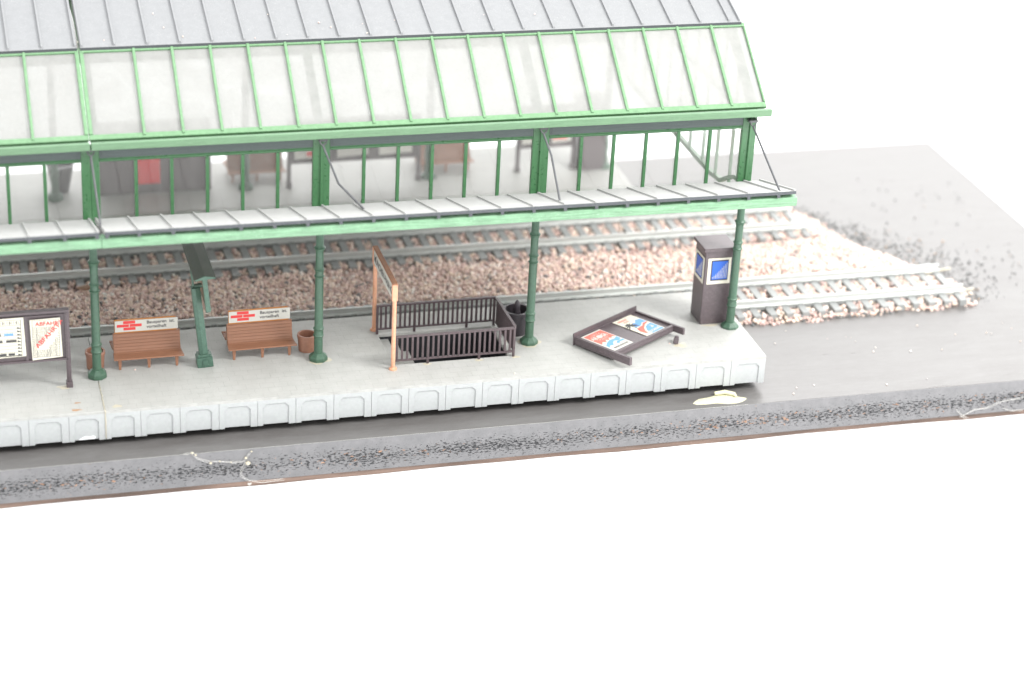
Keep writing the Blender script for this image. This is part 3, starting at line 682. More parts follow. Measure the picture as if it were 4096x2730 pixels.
for i_, (x, y, rx, ry, l) in enumerate(((-31.85, .3, .3, .12, 'rusty orange smear near the platform edge, left of the joint'), (-31.75, .95, .2, .08, 'small brown crumb stain further from the edge, left of the joint'))):
    blob('stain', x, y, 0, rx, ry, .008, M['stain'], l, 'stain', 'brown stains left of the joint', seed=20 + i_)
m = MB(); m.add([(-31.85 + .75 * q, .046, -1.36 + h) for q, h in ((0, 0), (.12, .06), (.3, .14), (.5, .17), (.7, .14), (.88, .17), (1, .12), (1, 0))], [(0, 1, 2, 3, 4, 5, 6, 7)])
o = m.build('paint_smear', M['white_smear']); o.modifiers.new('thickness', 'SOLIDIFY').thickness = .02
tag(o, 'white paint smear at the foot of the arched recess left of the joint', 'paint smear')
# ------------------------------------------------------------------ kiosk with screens
def kiosk(loc, rz, label, screens=True):
    t = thing('kiosk', loc, label, 'kiosk', 'brown ticket kiosks', rot=(0, 0, rz))
    m = MB(); m.box(-.7, .7, -.7, .7, 0, 3.82); m.build('cabinet', M['brown'], t, bevel=.03)
    m = MB(); m.box(-.81, .81, -.8, .8, 3.825, 4.0); m.build('lid', M['brown'], t, bevel=.02)
    if screens:
        for a in (0, -PI / 2):
            Rm = Matrix.Rotation(a, 4, 'Z')
            def tr(mb): mb.v = [tuple(Rm @ Vector(v)) for v in mb.v]; return mb
            m = MB(); m.box(-.56, .6, -.73, -.702, 2.12, 3.46); s = tr(m).build('screen_surround', M['paper'], t, bevel=.008)
            m = MB(); m.box(-.4, .47, -.736, -.73, 2.3, 3.36); tr(m).build('screen_border', M['ink'], s)
            m = MB(); m.box(-.34, .44, -.742, -.736, 2.36, 3.3); tr(m).build('screen', M['screen'], s)
            m = MB()
            for k in range(10):
                X = -.3 + k * .075; m.box(X, X + .024, -.747, -.742, 2.42, 2.5 + (k / 9) ** 1.15 * .72)
            tr(m).build('screen_bars', M['paper_white'], s)
    return t
k0 = kiosk((-1.3, 4.42, 0), 0, 'brown kiosk with blue bar-chart screens, beside the rightmost green column')
kf = kiosk((-1.45, 24.1, 0), R(4), 'brown kiosk on the far platform, behind the right hall windows', False)
blob('glue_spot', -1.5, 3.6, 0, .6, .16, .012, M['glue'], 'thin glue line along the front of the brown kiosk', seed=12)

# ------------------------------------------------------------------ departure boards
def board(loc, label, W, posters, group='notice boards on two legs'):
    """local x from -W to 0 (right leg at 0)"""
    t = thing('notice_board', loc, label, 'notice board', group)
    m = MB(); m.box(-W, 0, -.02, .08, 1.42, 3.72); m.build('back_panel', M['brown'], t)
    m = MB(); m.box(-W - .05, .06, -.16, .14, 3.68, 3.8); m.box(-W, 0, -.08, -.02, 3.5, 3.58); m.build('canopy', M['brown'], t, bevel=.02)
    m = MB(); m.box(-W, .0, -.12, .1, 1.34, 1.44)
    for x in posters['bars']: m.box(x - .06, x + .06, -.09, -.02, 1.44, 3.6)
    m.box(-W, -W + .1, -.12, -.02, 1.44, 3.6)
    m.build('frame', M['brown'], t, bevel=.015)
    for x in (-.06, -W + .06):
        m = MB(); m.box(x - .1, x + .1, -.12, .1, .02, 3.68); m.box(x - .035, x + .035, -.15, -.12, .3, 3.66); l = m.build('leg', M['brown'], t, bevel=.015)
        m = MB(); m.box(x - .14, x + .14, -.2, .16, 0, .26); m.build('foot', M['brown'], l, bevel=.02)
    return t
nb = board((-31.86, 2.62, 0), 'brown notice board with a red ABFAHRT timetable at the left picture edge', 7.2, {'bars': [-1.83, -5.1]})
def poster(parent, x0, x1, z0, z1, y=-.13, mat='paper', curl=.05):
    m = MB(); n = 8; V = []; F = []
    for j in range(2):
        for i in range(n + 1):
            u = i / n; V.append((x0 + (x1 - x0) * u + (.06 * (1 - j) if True else 0), y - curl * math.sin(u * PI) * .0, z0 + .04 * u if j == 0 else z1))
    V2 = [(a, b + .014, c) for a, b, c in V]
    m.add([(x0 + .05, y, z0), (x1 + .05, y, z0 + .08), (x1, y, z1), (x0, y, z1 - .03), (x0 + .05, y + .014, z0), (x1 + .05, y + .014, z0 + .08), (x1, y + .014, z1), (x0, y + .014, z1 - .03)],
          [(0, 1, 2, 3), (7, 6, 5, 4), (0, 4, 5, 1), (1, 5, 6, 2), (2, 6, 7, 3), (3, 7, 4, 0)])
    return m.build('poster', M[mat], parent)
# timetable poster: x -1.66..-.36
px0, px1, pz0, pz1 = -1.66, -.36, 1.46, 3.44
p = poster(nb, px0, px1, pz0, pz1)
p['label'] = 'cream timetable with red ABFAHRT lettering'
yl = -.134
m = MB(); th = .008
ix0, ix1, iz0, iz1 = px0 + .1, px1 - .06, pz0 + .14, pz1 - .07
def hl(m, xa, xb, z, y=yl, t=th): m.box(xa, xb, y, y + .004, z - t, z + t)
def vl(m, x, za, zb, y=yl, t=th): m.box(x - t, x + t, y, y + .004, za, zb)
hl(m, ix0, ix1, iz0, t=.012); hl(m, ix0, ix1, iz1, t=.008); vl(m, ix0, iz0, iz1, t=.01); vl(m, ix1, iz0, iz1, t=.01)
zz = np.linspace(iz0, iz1 - .34, 14)
cx = [ix0 + .18, ix0 + .6, ix0 + .72, ix0 + .98]
rr = random.Random(3)
for i, z in enumerate(zz):
    if i: 
        # the diagonal banner interrupts the grid
        f = (z - iz0) / (iz1 - iz0 - .34); xc = ix0 + .15 + f * .95
        if 0.25 < f < .98:
            if xc - .28 > ix0: hl(m, ix0, xc - .28, z)
            if xc + .2 < ix1: hl(m, xc + .2, ix1, z)
        else: hl(m, ix0, ix1, z)
    if i < 13:
        f = (z + .05 - iz0) / (iz1 - iz0 - .34); xc = ix0 + .15 + f * .95
        for c in cx:
            if not (.25 < f < 1 and abs(c - xc) < .24): vl(m, c, z, zz[i + 1])
        xs = ix0 + .05
        while xs < ix1 - .08:
            w = rr.uniform(.02, .05)
            if not (.25 < f < 1 and abs(xs - xc) < .26): m.box(xs, xs + w, yl, yl + .004, z + .04, z + .075)
            xs += w + rr.uniform(.03, .07)
m.build('timetable_grid', M['ink_grey'], p)
text('lettering', 'ABFAHRT', .27, M['red'], p, (ix0 + .13, yl - .002, iz1 - .26), FRONT, sx=1.0, bold=.006)
text('lettering', 'ABFAHRT', .3, M['red'], p, (ix0 + .22, yl - .004, iz0 + .42), (R(90), R(-47), 0), sx=1.12, bold=.006)
# train formation poster
qx0, qx1, qz0, qz1 = -4.95, -1.92, 1.62, 3.57
p = poster(nb, qx0, qx1, qz0, qz1)
p['label'] = 'cream train formation chart with dark bars and one blue bar'
m = MB(); ix0, ix1, iz0, iz1 = qx0 + .12, qx1 - .13, qz0 + .12, qz1 - .1
hl(m, ix0, ix1, iz0, t=.014); hl(m, ix0, ix1, iz1); vl(m, ix0, iz0, iz1, t=.012); vl(m, ix1, iz0, iz1, t=.012); hl(m, ix0, ix1, iz1 - .24)
for k in range(26): 
    x = ix0 + .3 + k * .095; m.box(x, x + (.02 if k % 3 else .05), yl, yl + .004, iz1 - .19, iz1 - .06)
rows = np.linspace(iz1 - .42, iz0 + .02, 9)
blocks = {0: [(-1.6, -1.1)], 2: [(-1.9, -.85)], 4: [(-1.9, -1.3), (-1.2, -.8), (-.65, -.2)], 6: [(-2.2, -1.65), (-1.5, -1.05)], 8: [(-2.3, -1.7), (-1.6, -1.2), (-.98, -.65), (-.58, -.3)], 1: [(-2.6, -2.1)]}
for i, z in enumerate(rows):
    hl(m, ix0, ix1, z)
    m.add([(ix1 - .16, yl, z + .01), (ix1, yl, z + .01), (ix1 - .16, yl, z + .1)], [(0, 1, 2)])
    for a, b in blocks.get(i, []): m.box(ix1 + a, ix1 + b, yl, yl + .004, z + .02, z + .12)
m.build('chart_lines', M['ink'], p)
m = MB(); z = rows[2]; m.box(ix1 - .73, ix1 - .32, yl - .004, yl, z + .02, z + .12); m.build('blue_bar', M['blue_light'], p)
p = poster(nb, -6.9, -5.3, 1.6, 3.5); p['label'] = 'plain cream poster'
# far platform boards
fb = board((-11.2, 23.6, 0), 'brown notice board with pale posters, between the two far benches', 7.2, {'bars': [-2.6, -4.9]})
for a, b in ((-6.9, -5.2), (-4.6, -2.9), (-2.3, -.5)):
    p = poster(fb, a, b, 1.6, 3.45, mat='paper_white')
m = MB(); m.box(-6.2, -5.7, -.136, -.13, 1.75, 2.05); m.build('red_patch', M['red'], fb)
fb2 = board((-2.35, 23.9, 0), 'small brown notice board with red and white posters, beside the far kiosk', 3.3, {'bars': [-1.6]})
for a, b in ((-3.1, -1.8), (-1.4, -.3)): poster(fb2, a, b, 1.6, 3.45, mat='paper_white')
m = MB(); m.box(-3.0, -1.95, -.137, -.131, 2.2, 3.0); m.box(-1.3, -.5, -.137, -.131, 1.8, 2.2); m.build('red_patch', M['salmon'], fb2)
t = thing('poster_wall', (-25.4, 24.0, 0), 'wide dark brown poster wall with a bright red poster, behind the leftmost windows', 'poster wall')
m = MB(); m.box(-2.95, 2.95, -.1, .5, 0, 3.9); m.build('wall_panel', M['brown'], t, bevel=.03)
m = MB(); m.box(-.95, .25, -.125, -.1, .55, 3.3); m.build('red_poster', M['poster_red'], t)
m = MB(); m.box(-2.75, -1.5, -.125, -.1, 2.75, 3.7); m.build('white_poster', M['paper_white'], t)

# ------------------------------------------------------------------ fallen advertising board
ang = R(32)
t = thing('fallen_board', (-8.62, 2.62, 0), 'brown advertising board with AROSA and LOCARNO posters, fallen flat on its back', 'advertising board', rot=(R(-2.5), 0, ang))
W, D, ZP = 4.45, 2.45, .34
m = MB(); m.box(.1, W - .1, -D, -.05, ZP - .04, ZP); m.build('panel', M['brown'], t)
m = MB(); m.box(-.05, W + .05, -.02, .05, .02, .62); m.box(0, W, -.1, -.02, ZP, ZP + .07); m.build('canopy', M['brown'], t, bevel=.015)
m = MB(); m.box(.17, W - .14, -D - .02, -D + .13, .1, .42); m.box(.17, W - .14, -D - .05, -D - .02, .2, .3); m.build('bottom_rail', M['brown'], t, bevel=.02)
m = MB(); m.box(0, .17, -D - .95, -.025, .06, .44); m.box(-.03, .0, -D - .6, -.025, .18, .3); m.build('leg', M['brown'], t, bevel=.02)
m = MB(); m.box(W - .14, W, -D - .6, -.025, .1, .44); m.build('leg', M['brown'], t, bevel=.02)
def flatposter(parent, x0, x1, y0, y1, z, name, mat='paper', lift=.0):
    m = MB(); n = 10; V = []; F = []
    for i in range(n + 1):
        v = i / n; y = y0 + (y1 - y0) * v; h = z + lift * (v ** 2)
        V += [(x0, y, h), (x1, y, h)]
    k = len(V)
    V += [(a, b, c - .012) for a, b, c in V]
    for i in range(n): F += [(2 * i, 2 * i + 1, 2 * i + 3, 2 * i + 2), (k + 2 * i, k + 2 * i + 2, k + 2 * i + 3, k + 2 * i + 1), (2 * i, 2 * i + 2, k + 2 * i + 2, k + 2 * i), (2 * i + 1, k + 2 * i + 1, k + 2 * i + 3, 2 * i + 3)]
    m.add(V, F); return m.build(name, M[mat], parent)
def sheet(m, poly, z): m.add([(x, y, z) for x, y in poly], [tuple(range(len(poly)))])
z = ZP + .02
p = flatposter(t, .28, 1.62, -2.3, -.15, z, 'poster', 'paper_white'); p['label'] = 'red and blue AROSA mountain poster with a sun'
m = MB(); zz_ = z + .004
sheet(m, [(.37, -.25), (1.57, -.25), (1.57, -1.2), (1.42, -1.08), (1.3, -1.2), (1.18, -1.1), (1.02, -1.28), (.9, -1.15), (.75, -1.35), (.6, -1.22), (.37, -1.42)], zz_); m.build('red_sky', M['salmon'], p)
m = MB(); sheet(m, [(.37, -1.9), (.4, -1.62), (.7, -1.42), (1.0, -1.3), (1.3, -1.34), (1.57, -1.24), (1.57, -1.5), (1.35, -1.62), (1.1, -1.5), (.9, -1.62), (.75, -1.8), (.55, -1.72)], zz_)
sheet(m, [(1.0, -1.72), (1.2, -1.62), (1.57, -1.62), (1.57, -1.78), (1.25, -1.74), (1.1, -1.86)], zz_); m.build('blue_slopes', M['blue_light'], p)
m = MB(); c = (.97, -.72); sheet(m, [(c[0] + .16 * math.cos(a), c[1] + .16 * math.sin(a)) for a in np.linspace(0, 2 * PI, 20)[:-1]], zz_ + .006)
for k in range(18):
    a = 2 * PI * k / 18 + .1
    if abs(math.sin(a)) < .35: continue
    r0, r1 = .22, .42; w = .012
    dx, dy = math.cos(a), math.sin(a); sheet(m, [(c[0] + dx * r0 - dy * w, c[1] + dy * r0 + dx * w), (c[0] + dx * r0 + dy * w, c[1] + dy * r0 - dx * w), (c[0] + dx * r1 + dy * w, c[1] + dy * r1 - dx * w), (c[0] + dx * r1 - dy * w, c[1] + dy * r1 + dx * w)], zz_ + .005)
m.build('sun', M['paper_white'], p)
text('lettering', 'AR', .34, M['paper_white'], p, (.42, -.83, zz_ + .004), (0, 0, 0), sx=.85, bold=.012)
text('lettering', 'SA', .34, M['paper_white'], p, (1.14, -.83, zz_ + .004), (0, 0, 0), sx=.78, bold=.012)
m = MB(); rr = random.Random(5); x = .5
while x < 1.5: w = rr.uniform(.015, .04); m.box(x, x + w, -2.1, -1.97, zz_ - .002, zz_ + .002); x += w + .03
m.build('small_print', M['ink_grey'], p)
z = ZP + .03
p = flatposter(t, 2.6, 3.92, -2.28, -.12, z, 'poster', 'paper'); p['label'] = 'LOCARNO lake poster with palm and sailing boat'
zz_ = z + .004
m = MB(); sheet(m, [(2.98, -1.28), (3.0, -1.0), (3.2, -.85), (3.35, -.9), (3.6, -.68), (3.87, -.75), (3.87, -1.15), (3.6, -1.1), (3.3, -1.3)], zz_)
sheet(m, [(3.05, -2.23), (3.1, -1.85), (3.35, -1.55), (3.6, -1.42), (3.87, -1.38), (3.87, -2.23)], zz_); m.build('blue_lake', M['blue_light'], p)
m = MB(); sheet(m, [(2.75, -1.75), (2.85, -1.45), (3.1, -1.36), (3.35, -1.35), (3.6, -1.16), (3.87, -1.18), (3.87, -1.24), (3.55, -1.34), (3.2, -1.58), (3.0, -1.82), (2.9, -2.1), (2.8, -2.0)], zz_ + .003)
for k in range(7): m.box(2.75 + k * .09, 2.8 + k * .09, -.42, -.28, zz_ - .001, zz_ + .002)
for k in range(4): m.box(2.95 + k * .09, 3.0 + k * .09, -.6, -.5, zz_ - .001, zz_ + .002)
m.build('red_shore', M['salmon'], p)
m = MB(); c = (2.9, -.98)
for k, a in enumerate(np.linspace(-.5, PI + .4, 9)):
    P = [(c[0] + r * math.cos(a) * .5, c[1] + r * math.sin(a) * .55 - r * r * .25, zz_ + .004) for r in (0, .25, .5, .75)]
    m.tube(P, [.01, .035, .03, .004], 4)
m.tube([(c[0], c[1], zz_ + .004), (2.95, -1.3, zz_ + .004), (2.9, -1.6, zz_ + .004)], .012, 4)
m.build('palm', M['ink_grey'], p)
m = MB(); sheet(m, [(3.5, -1.72), (3.72, -1.72), (3.68, -1.8), (3.55, -1.8)], zz_ + .004); sheet(m, [(3.6, -1.7), (3.74, -1.7), (3.6, -1.48)], zz_ + .004); m.build('sailing_boat', M['paper_white'], p)
text('lettering', 'LOCARNO', .235, M['paper_white'], p, (3.02, -2.14, zz_ + .004), (0, 0, R(4)), sx=.72, bold=.012)
m = MB(); m.box(-.12, .12, -.12, .12, 0, .28); m.box(-.08, .1, -.1, .2, .28, .36)
o = m.build('post_stub', M['brown'], bevel=.03); o.location = (-3.82, 1.98, 0); o.rotation_euler = (R(-14), R(6), R(-20)); tag(o, 'broken brown post stub standing in a glue spot beside the fallen board', 'post stub')

# ------------------------------------------------------------------ tracks
ZR = -1.0
def track(y_front, x0, x1, x1r, label, seed):
    G = 2.54; yc = y_front + G / 2
    t = thing('railway_track', ((x0 + x1) / 2, yc, ZB), label, 'railway track', 'model railway tracks'); off = ((x0 + x1) / 2, yc, ZB)
    prof = [(-.055, 0), (.055, 0), (.055, -.09), (.02, -.12), (.02, -.27), (.14, -.32), (.14, -.37), (-.14, -.37), (-.14, -.32), (-.02, -.27), (-.02, -.12), (-.055, -.09)]
    for y, xe in ((y_front, x1), (y_front + G, x1r)):
        m = MB(); m.prism_x([(y + a, ZR + b) for a, b in prof], x0, xe); m.build('rail', M['rail'], t, off, bevel=.008, seg=1)
    x = x1 - .35; rr = random.Random(seed)
    base = None
    while x > x0:
        if base is None:
            m = MB(); m.box(-.2, .2, -2.27, 2.27, -1.75, ZR - .4)
            for s in (-1, 1):
                for q in (-.17, .17): m.box(-.13, .13, s * G / 2 + q - .035, s * G / 2 + q + .035, ZR - .4, ZR - .3)
            me = m; base = m.build('sleeper', M['sleeper'], t, None, bevel=.015, seg=1); o = base
        else:
            o = base.copy(); COL.objects.link(o); o.parent = t
        o.location = (x - off[0], 0, -off[2]); x -= .862
    m = MB()
    for y in (y_front - .02, y_front + G - .02):
        m.box(x0, x1 - .3, y - .16, y - .06, ZR - .52, ZR - .42); m.box(x0, x1 - .3, y + .1, y + .2, ZR - .52, ZR - .42)
    m.build('sleeper_web', M['sleeper'], t, off)
    return t
T1, T2 = 7.9, 16.93
track(T1, -42, 13.9, 13.7, 'near model railway track running behind the platform and past its end', 1)
track(T2, -42, 9.0, 8.7, 'rear model railway track passing under the glazed hall', 2)
for x, y, r_, l in ((14.1, 7.95, R(8), 'short wooden stick at the end of the near rail of the near track'), (14.0, 10.5, R(12), 'short wooden stick at the end of the far rail of the near track')):
    m = MB(); m.box(-1.1, .5, -.05, .05, -.04, .05); o = m.build('wooden_stick', M['glue'], bevel=.01); o.location = (x, y, -1.38); o.rotation_euler = (0, 0, r_); tag(o, l, 'wooden stick', 'sticks at the track end')

# ballast
def stones(name, P, rad, tone, mat, label, squash=.75):
    n = len(P); phi = (1 + 5 ** .5) / 2
    b = np.array([(-1, phi, 0), (1, phi, 0), (-1, -phi, 0), (1, -phi, 0), (0, -1, phi), (0, 1, phi), (0, -1, -phi), (0, 1, -phi), (phi, 0, -1), (phi, 0, 1), (-phi, 0, -1), (-phi, 0, 1)]) / math.sqrt(1 + phi ** 2)
    f = np.array([(0, 11, 5), (0, 5, 1), (0, 1, 7), (0, 7, 10), (0, 10, 11), (1, 5, 9), (5, 11, 4), (11, 10, 2), (10, 7, 6), (7, 1, 8), (3, 9, 4), (3, 4, 2), (3, 2, 6), (3, 6, 8), (3, 8, 9), (4, 9, 5), (2, 4, 11), (6, 2, 10), (8, 6, 7), (9, 8, 1)])
    q = rng.normal(size=(n, 4)); q /= np.linalg.norm(q, axis=1)[:, None]
    w, x, y, z = q.T
    Rm = np.stack([1 - 2 * (y * y + z * z), 2 * (x * y - z * w), 2 * (x * z + y * w), 2 * (x * y + z * w), 1 - 2 * (x * x + z * z), 2 * (y * z - x * w), 2 * (x * z - y * w), 2 * (y * z + x * w), 1 - 2 * (x * x + y * y)], 1).reshape(n, 3, 3)
    sc = rng.uniform(.65, 1.25, size=(n, 1, 3))
    V = b[None] * sc * (1 + rng.uniform(-.18, .18, size=(n, 12, 1)))
    V = np.einsum('nij,nkj->nki', Rm, V) * np.asarray(rad)[:, None, None]
    V = V + np.asarray(P)[:, None, :]
    F = (f[None] + (np.arange(n) * 12)[:, None, None]).reshape(-1, 3)
    me = bpy.data.meshes.new(name); me.vertices.add(n * 12); me.vertices.foreach_set('co', V.reshape(-1))
    nf = len(F); me.loops.add(nf * 3); me.loops.foreach_set('vertex_index', F.reshape(-1).astype(np.int32))
    me.polygons.add(nf); me.polygons.foreach_set('loop_start', np.arange(0, nf * 3, 3, dtype=np.int32)); me.polygons.foreach_set('loop_total', np.full(nf, 3, dtype=np.int32))
    me.polygons.foreach_set('use_smooth', np.ones(nf, dtype=bool)); me.update(calc_edges=True)
    a = me.attributes.new('tone', 'FLOAT', 'POINT'); a.data.foreach_set('value', np.repeat(tone, 12).astype(np.float32))
    me.materials.append(mat); me.validate()
    o = bpy.data.objects.new(name, me); COL.objects.link(o); return tag(o, label, name.replace('_', ' '), kind='stuff')
edge = [(7.0, 14.0), (8.2, 14.3), (10, 14.0), (12, 12.9), (15, 10.9), (17, 10.3), (18.5, 10.0), (20.5, 9.2)]
def xmax(y): return np.interp(y, [e_[0] for e_ in edge], [e_[1] for e_ in edge])
def bh(x, y):     # height of the ballast surface
    h = np.full_like(y, -1.5)
    for yf in (T1, T2):
        yc = yf + 1.27; inn = np.abs(y - yc) < 2.3; h = np.where(inn, -1.53, h)
    mid = (y > T1 + 3.6) & (y < T2 - 1.1); h = np.where(mid, -1.45 + .08 * np.sin(x * .9) * np.sin(y * 1.3), h)
    e1 = np.clip((y - 6.55) / .8, 0, 1); e2 = np.clip((xmax(y) - x) / 1.2, 0, 1); e3 = np.clip((20.9 - y) / .8, 0, 1)
    return -1.74 + (h + 1.74) * np.minimum(np.minimum(e1, e2), e3)
n = 95000
X = rng.uniform(-41, 14.6, n); Y = rng.uniform(6.35, 20.9, n)
jit = rng.normal(0, .25, n)
frontlim = np.where(X > -.3, 6.75 + .12 * np.sin(X * 2) - .35 * np.exp(-((X - 4) / 3) ** 2), 7.45)
keep = (X < xmax(Y) + jit * .7) & (Y > frontlim + np.abs(jit) * .3) & ~((X < .2) & (Y > 19.95))
# keep sleepers and rails free
for yf, xe in ((T1, 13.9), (T2, 9.0)):
    inn = (np.abs(Y - (yf + 1.27)) < 2.24) & (X < xe)
    ph = ((xe - .35 - X + .431) % .862) - .431
    keep &= ~(inn & (np.abs(ph) < .235))
    for r_ in (yf, yf + 2.54): keep &= ~((np.abs(Y - r_) < .2) & (X < xe))
    keep &= ~((np.abs(Y - (yf - 1.15)) < .3) & (X < xe) & (rng.uniform(size=n) < (.75 if yf > 12 else .3)))
    thin = inn & (rng.uniform(size=n) < .22); keep &= ~thin
X, Y = X[keep], Y[keep]; n = len(X)
rad = rng.uniform(.06, .115, n) * (1 + .25 * (rng.uniform(size=n) < .07))
Z = bh(X, Y) + rng.uniform(-.11, .06, n)
stones('ballast', np.stack([X, Y, Z], 1), rad, rng.uniform(0, 1, n) ** .85, M['ballast'], 'pink, tan and grey stone ballast around both tracks')
# bed under the stones
xs = np.arange(-41, 14.2, .6); ys = np.arange(6.9, 20.9, .5); V = []; F = []
for y in ys:
    for x in xs:
        x2 = min(x, float(xmax(y)) - .1); V.append((x2, y if (x2 > -.3 or y > 7.5) else 7.5, float(bh(np.array([x2]), np.array([y]))[0]) - .1 if y > 7.3 else -1.745))
nx = len(xs)
for j in range(len(ys) - 1):
    for i in range(nx - 1): F.append((j * nx + i, j * nx + i + 1, (j + 1) * nx + i + 1, (j + 1) * nx + i))
m = MB(); m.add(V, F); tag(m.build('ballast_bed', M['ballast_bed']), kind='structure')
# dark grit
n = 1300
u = rng.uniform(0, 1, n); Y = 7.2 + 13.5 * u; X = xmax(Y) + np.abs(rng.normal(0, 1.0, n)) * (.55 + 1.5 * np.exp(-((Y - 13.0) / 4.0) ** 2)) + rng.normal(0, .15, n)
k = rng.uniform(size=n) < np.clip(.25 + 1.0 * np.exp(-((Y - 14.0) / 3.2) ** 2), 0, 1); X, Y = X[k], Y[k]; n = len(X)
far_x = rng.uniform(12, 20, 60); far_y = rng.uniform(8, 24, 60)
tr_x = rng.uniform(4, 15, 500); tr_y = 6.85 + .35 * rng.normal(size=500) * .4 + np.where(tr_x > 10, .35, 0) + (tr_x > 13) * .5
X = np.concatenate([X, far_x, tr_x]); Y = np.concatenate([Y, far_y, tr_y]); n = len(X)
stones('dark_grit', np.stack([X, Y, np.full(n, -1.71)], 1), rng.uniform(.02, .055, n) * (1 + .4 * (rng.uniform(size=n) < .1)), rng.uniform(0, 1, n), M['grit'], 'dark grey grit scattered on the board beyond the ballast')
# crumbs lying around
cr = []
def crumbs(n, f):
    for _ in range(n): cr.append(f())
hz = lambda y: 14.17 + (y - 6.85) * .305
crumbs(20, lambda: (lambda x, y: (x, y, hz(y) + .01))(random.uniform(-35, -1), random.uniform(7.0, 10.5)))
crumbs(12, lambda: (random.uniform(-34, 0), random.uniform(.1, 5), .01))
crumbs(30, lambda: (random.uniform(1, 21), random.uniform(-1.2, 6.5), ZB + .02))
crumbs(10, lambda: (random.uniform(-30, 21), random.uniform(-6, -2), -3.64))
A = np.array(cr); A = A[[not (HOLE[0] < a[0] < HOLE[1] and HOLE[2] < a[1] < HOLE[3] and abs(a[2] - .02) < .01) for a in A]]
stones('crumbs', A, rng.uniform(.015, .05, len(A)) * (1 + 1.0 * (rng.uniform(size=len(A)) < .1)), rng.uniform(.55, 1, len(A)), M['ballast'], 'tiny tan crumbs lying on roof, platform and board')
m = MB(); m.tube([(0, 0, 0), (.45, -.1, .05), (1.0, -.25, .0)], [.06, .16, .03], 6); o = m.build('wood_splinter', M['wood'], bevel=.01); o.location = (-30.4, 15.4, -1.25); tag(o, 'brown wooden splinter lying against the front rail of the rear track', 'splinter')

# ------------------------------------------------------------------ cobwebs on the front edge
def web(name, strands, label, extra=None):
    m = MB()
    for pts, r in strands:
        for s in range(6):
            q = [(x + random.uniform(-.09, .09), y + random.uniform(-.03, .0), z + random.uniform(-.07, .07)) for x, y, z in pts]
            m.tube(q, [random.uniform(.15, .45) * r * .7 for _ in q], 4)
    o = m.build(name, M['web']); tag(o, label, 'cobweb', 'cobwebs on the front edge of the board'); return o
y_ = -1.41
w1 = web('cobweb', [([(-27.41, y_, -1.69), (-27.11, y_, -1.68), (-26.81, y_, -1.96), (-26.45, y_, -2.2), (-25.84, y_, -2.19), (-25.24, y_, -2.32), (-24.87, y_, -2.29), (-24.56, y_, -1.91)], .02),
             ([(-24.69, y_, -2.3), (-24.96, y_, -2.7), (-24.97, y_, -3.05), (-24.63, y_, -3.3), (-24.01, y_, -3.45), (-23.09, y_, -3.42)], .02)], 'white cobweb full of crumbs hanging on the front edge, left of centre')
m = MB()
for x, z, r in ((-27.1, -1.66, .07), (-26.95, -1.78, .06), (-26.3, -2.25, .07), (-24.75, -2.15, .07), (-24.66, -2.42, .12), (-24.5, -1.85, .05), (-25.4, -2.3, .04), (-25.9, -2.2, .04)):
    MB().lathe(x, y_ - .02, [(r * .4, z - r * .7), (r, z - r * .2), (r * .9, z + r * .3), (r * .3, z + r * .7)], 7).build('caught_crumb', M['glue'], w1, smooth=True)
m = MB(); V = [(-24.6 + dx, y_ - .03 - .1 * (1 - abs(dz)), -3.0 + dz * .1 - .35 - .3 * q) for dx, dz, q in ((0, 0, 0), (.09, .5, .3), (.1, .8, .7), (.0, .8, 1.0), (-.1, .8, .7), (-.08, .5, .3))]
m.add(V, [(0, 1, 2, 3, 4, 5)]); m.build('insect_wing', M['web'], w1)
web('cobweb', [([(9.76, y_, -3.42), (10.41, y_, -3.1), (11.03, y_, -3.05), (11.79, y_, -2.75), (12.95, y_, -2.67)], .022), ([(9.52, y_, -3.04), (9.79, y_, -3.36), (10.14, y_, -3.6)], .02),
             ([(11.94, y_, -3.13), (12.43, y_, -3.3), (13.06, y_, -3.34)], .016)], 'white cobweb stretched along the front edge at the right picture edge')

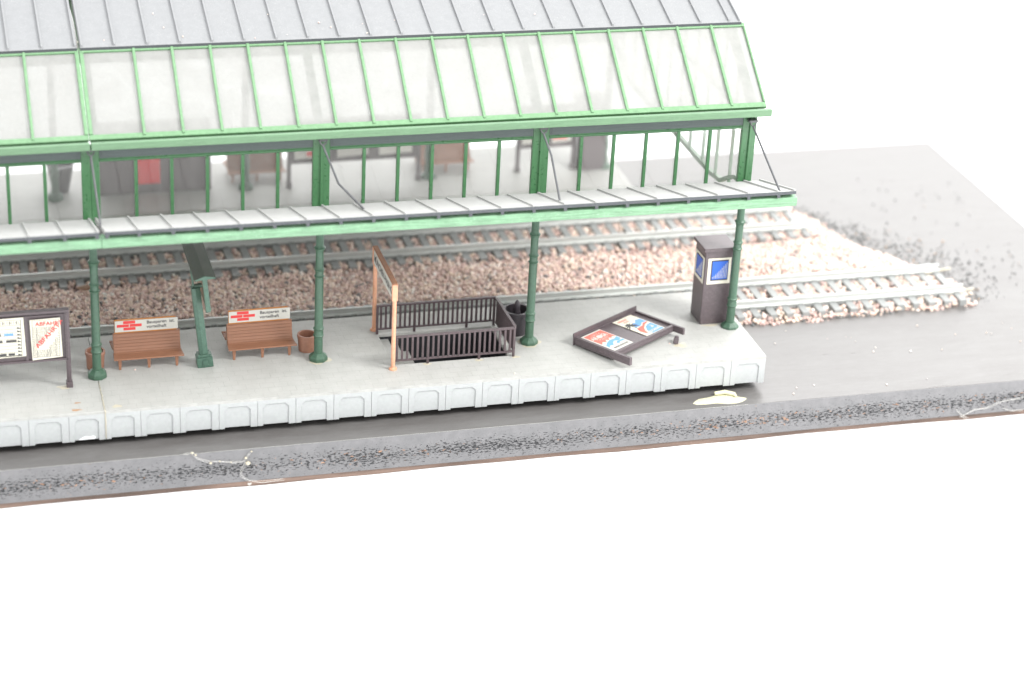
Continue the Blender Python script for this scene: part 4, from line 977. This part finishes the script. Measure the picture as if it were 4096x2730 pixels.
# ------------------------------------------------------------------ light: a white light tent
w = bpy.data.worlds.new('World'); scene.world = w; w.use_nodes = True
nt = w.node_tree; nt.nodes.clear()
out = nt.nodes.new('ShaderNodeOutputWorld'); bg = nt.nodes.new('ShaderNodeBackground')
tc = nt.nodes.new('ShaderNodeTexCoord'); dp = nt.nodes.new('ShaderNodeVectorMath'); dp.operation = 'DOT_PRODUCT'
nt.links.new(tc.outputs['Generated'], dp.inputs[0]); dp.inputs[1].default_value = Vector((.55, .8, .25)).normalized()
r = ramp(nt, dp.outputs['Value'], [(0.0, (.24,) * 3), (.5, (.38,) * 3), (.82, (.64,) * 3), (1.0, (.66,) * 3)])
nt.links.new(r.outputs[0], bg.inputs['Color']); bg.inputs['Strength'].default_value = WORLD = 2.3
nt.links.new(bg.outputs[0], out.inputs[0])
def area(name, loc, target, size, power, col=(1, 1, 1), sy=None):
    l = bpy.data.lights.new(name, 'AREA'); l.shape = 'RECTANGLE'; l.size = size; l.size_y = sy or size; l.energy = power; l.color = col
    o = bpy.data.objects.new(name, l); COL.objects.link(o); o.location = loc
    o.rotation_euler = (Vector(target) - Vector(loc)).to_track_quat('-Z', 'Y').to_euler(); return o
area('softbox_key', (55, -50, 75), (-8, 5, 0), 34, 52000, (1, .99, .97))
area('softbox_fill', (-45, -50, 110), (-12, 3, 0), 60, 30000, (.96, .98, 1))

# ------------------------------------------------------------------ camera
cam = bpy.data.cameras.new('Camera'); co = bpy.data.objects.new('Camera', cam); COL.objects.link(co); scene.camera = co
co.rotation_mode = 'XYZ'
co.rotation_euler = (1.111918767449663, -0.04587359348898783, -0.2646079663590857)
co.location = (-38.828315295792464, -89.36079276856684, 47.81184251002579)
cam.sensor_width = 360; cam.lens = 9227.54 / 4096 * 360; cam.clip_start = 1; cam.clip_end = 2500
cam.dof.use_dof = True; cam.dof.focus_distance = 105; cam.dof.aperture_fstop = .811 / 1.25
scene.render.resolution_x = 1024; scene.render.resolution_y = 682
scene.render.engine = 'CYCLES'
scene.cycles.max_bounces = 12; scene.cycles.transparent_max_bounces = 24
scene.view_settings.view_transform = 'Standard'; scene.view_settings.look = 'None'; scene.view_settings.exposure = 1.4; scene.view_settings.gamma = 1
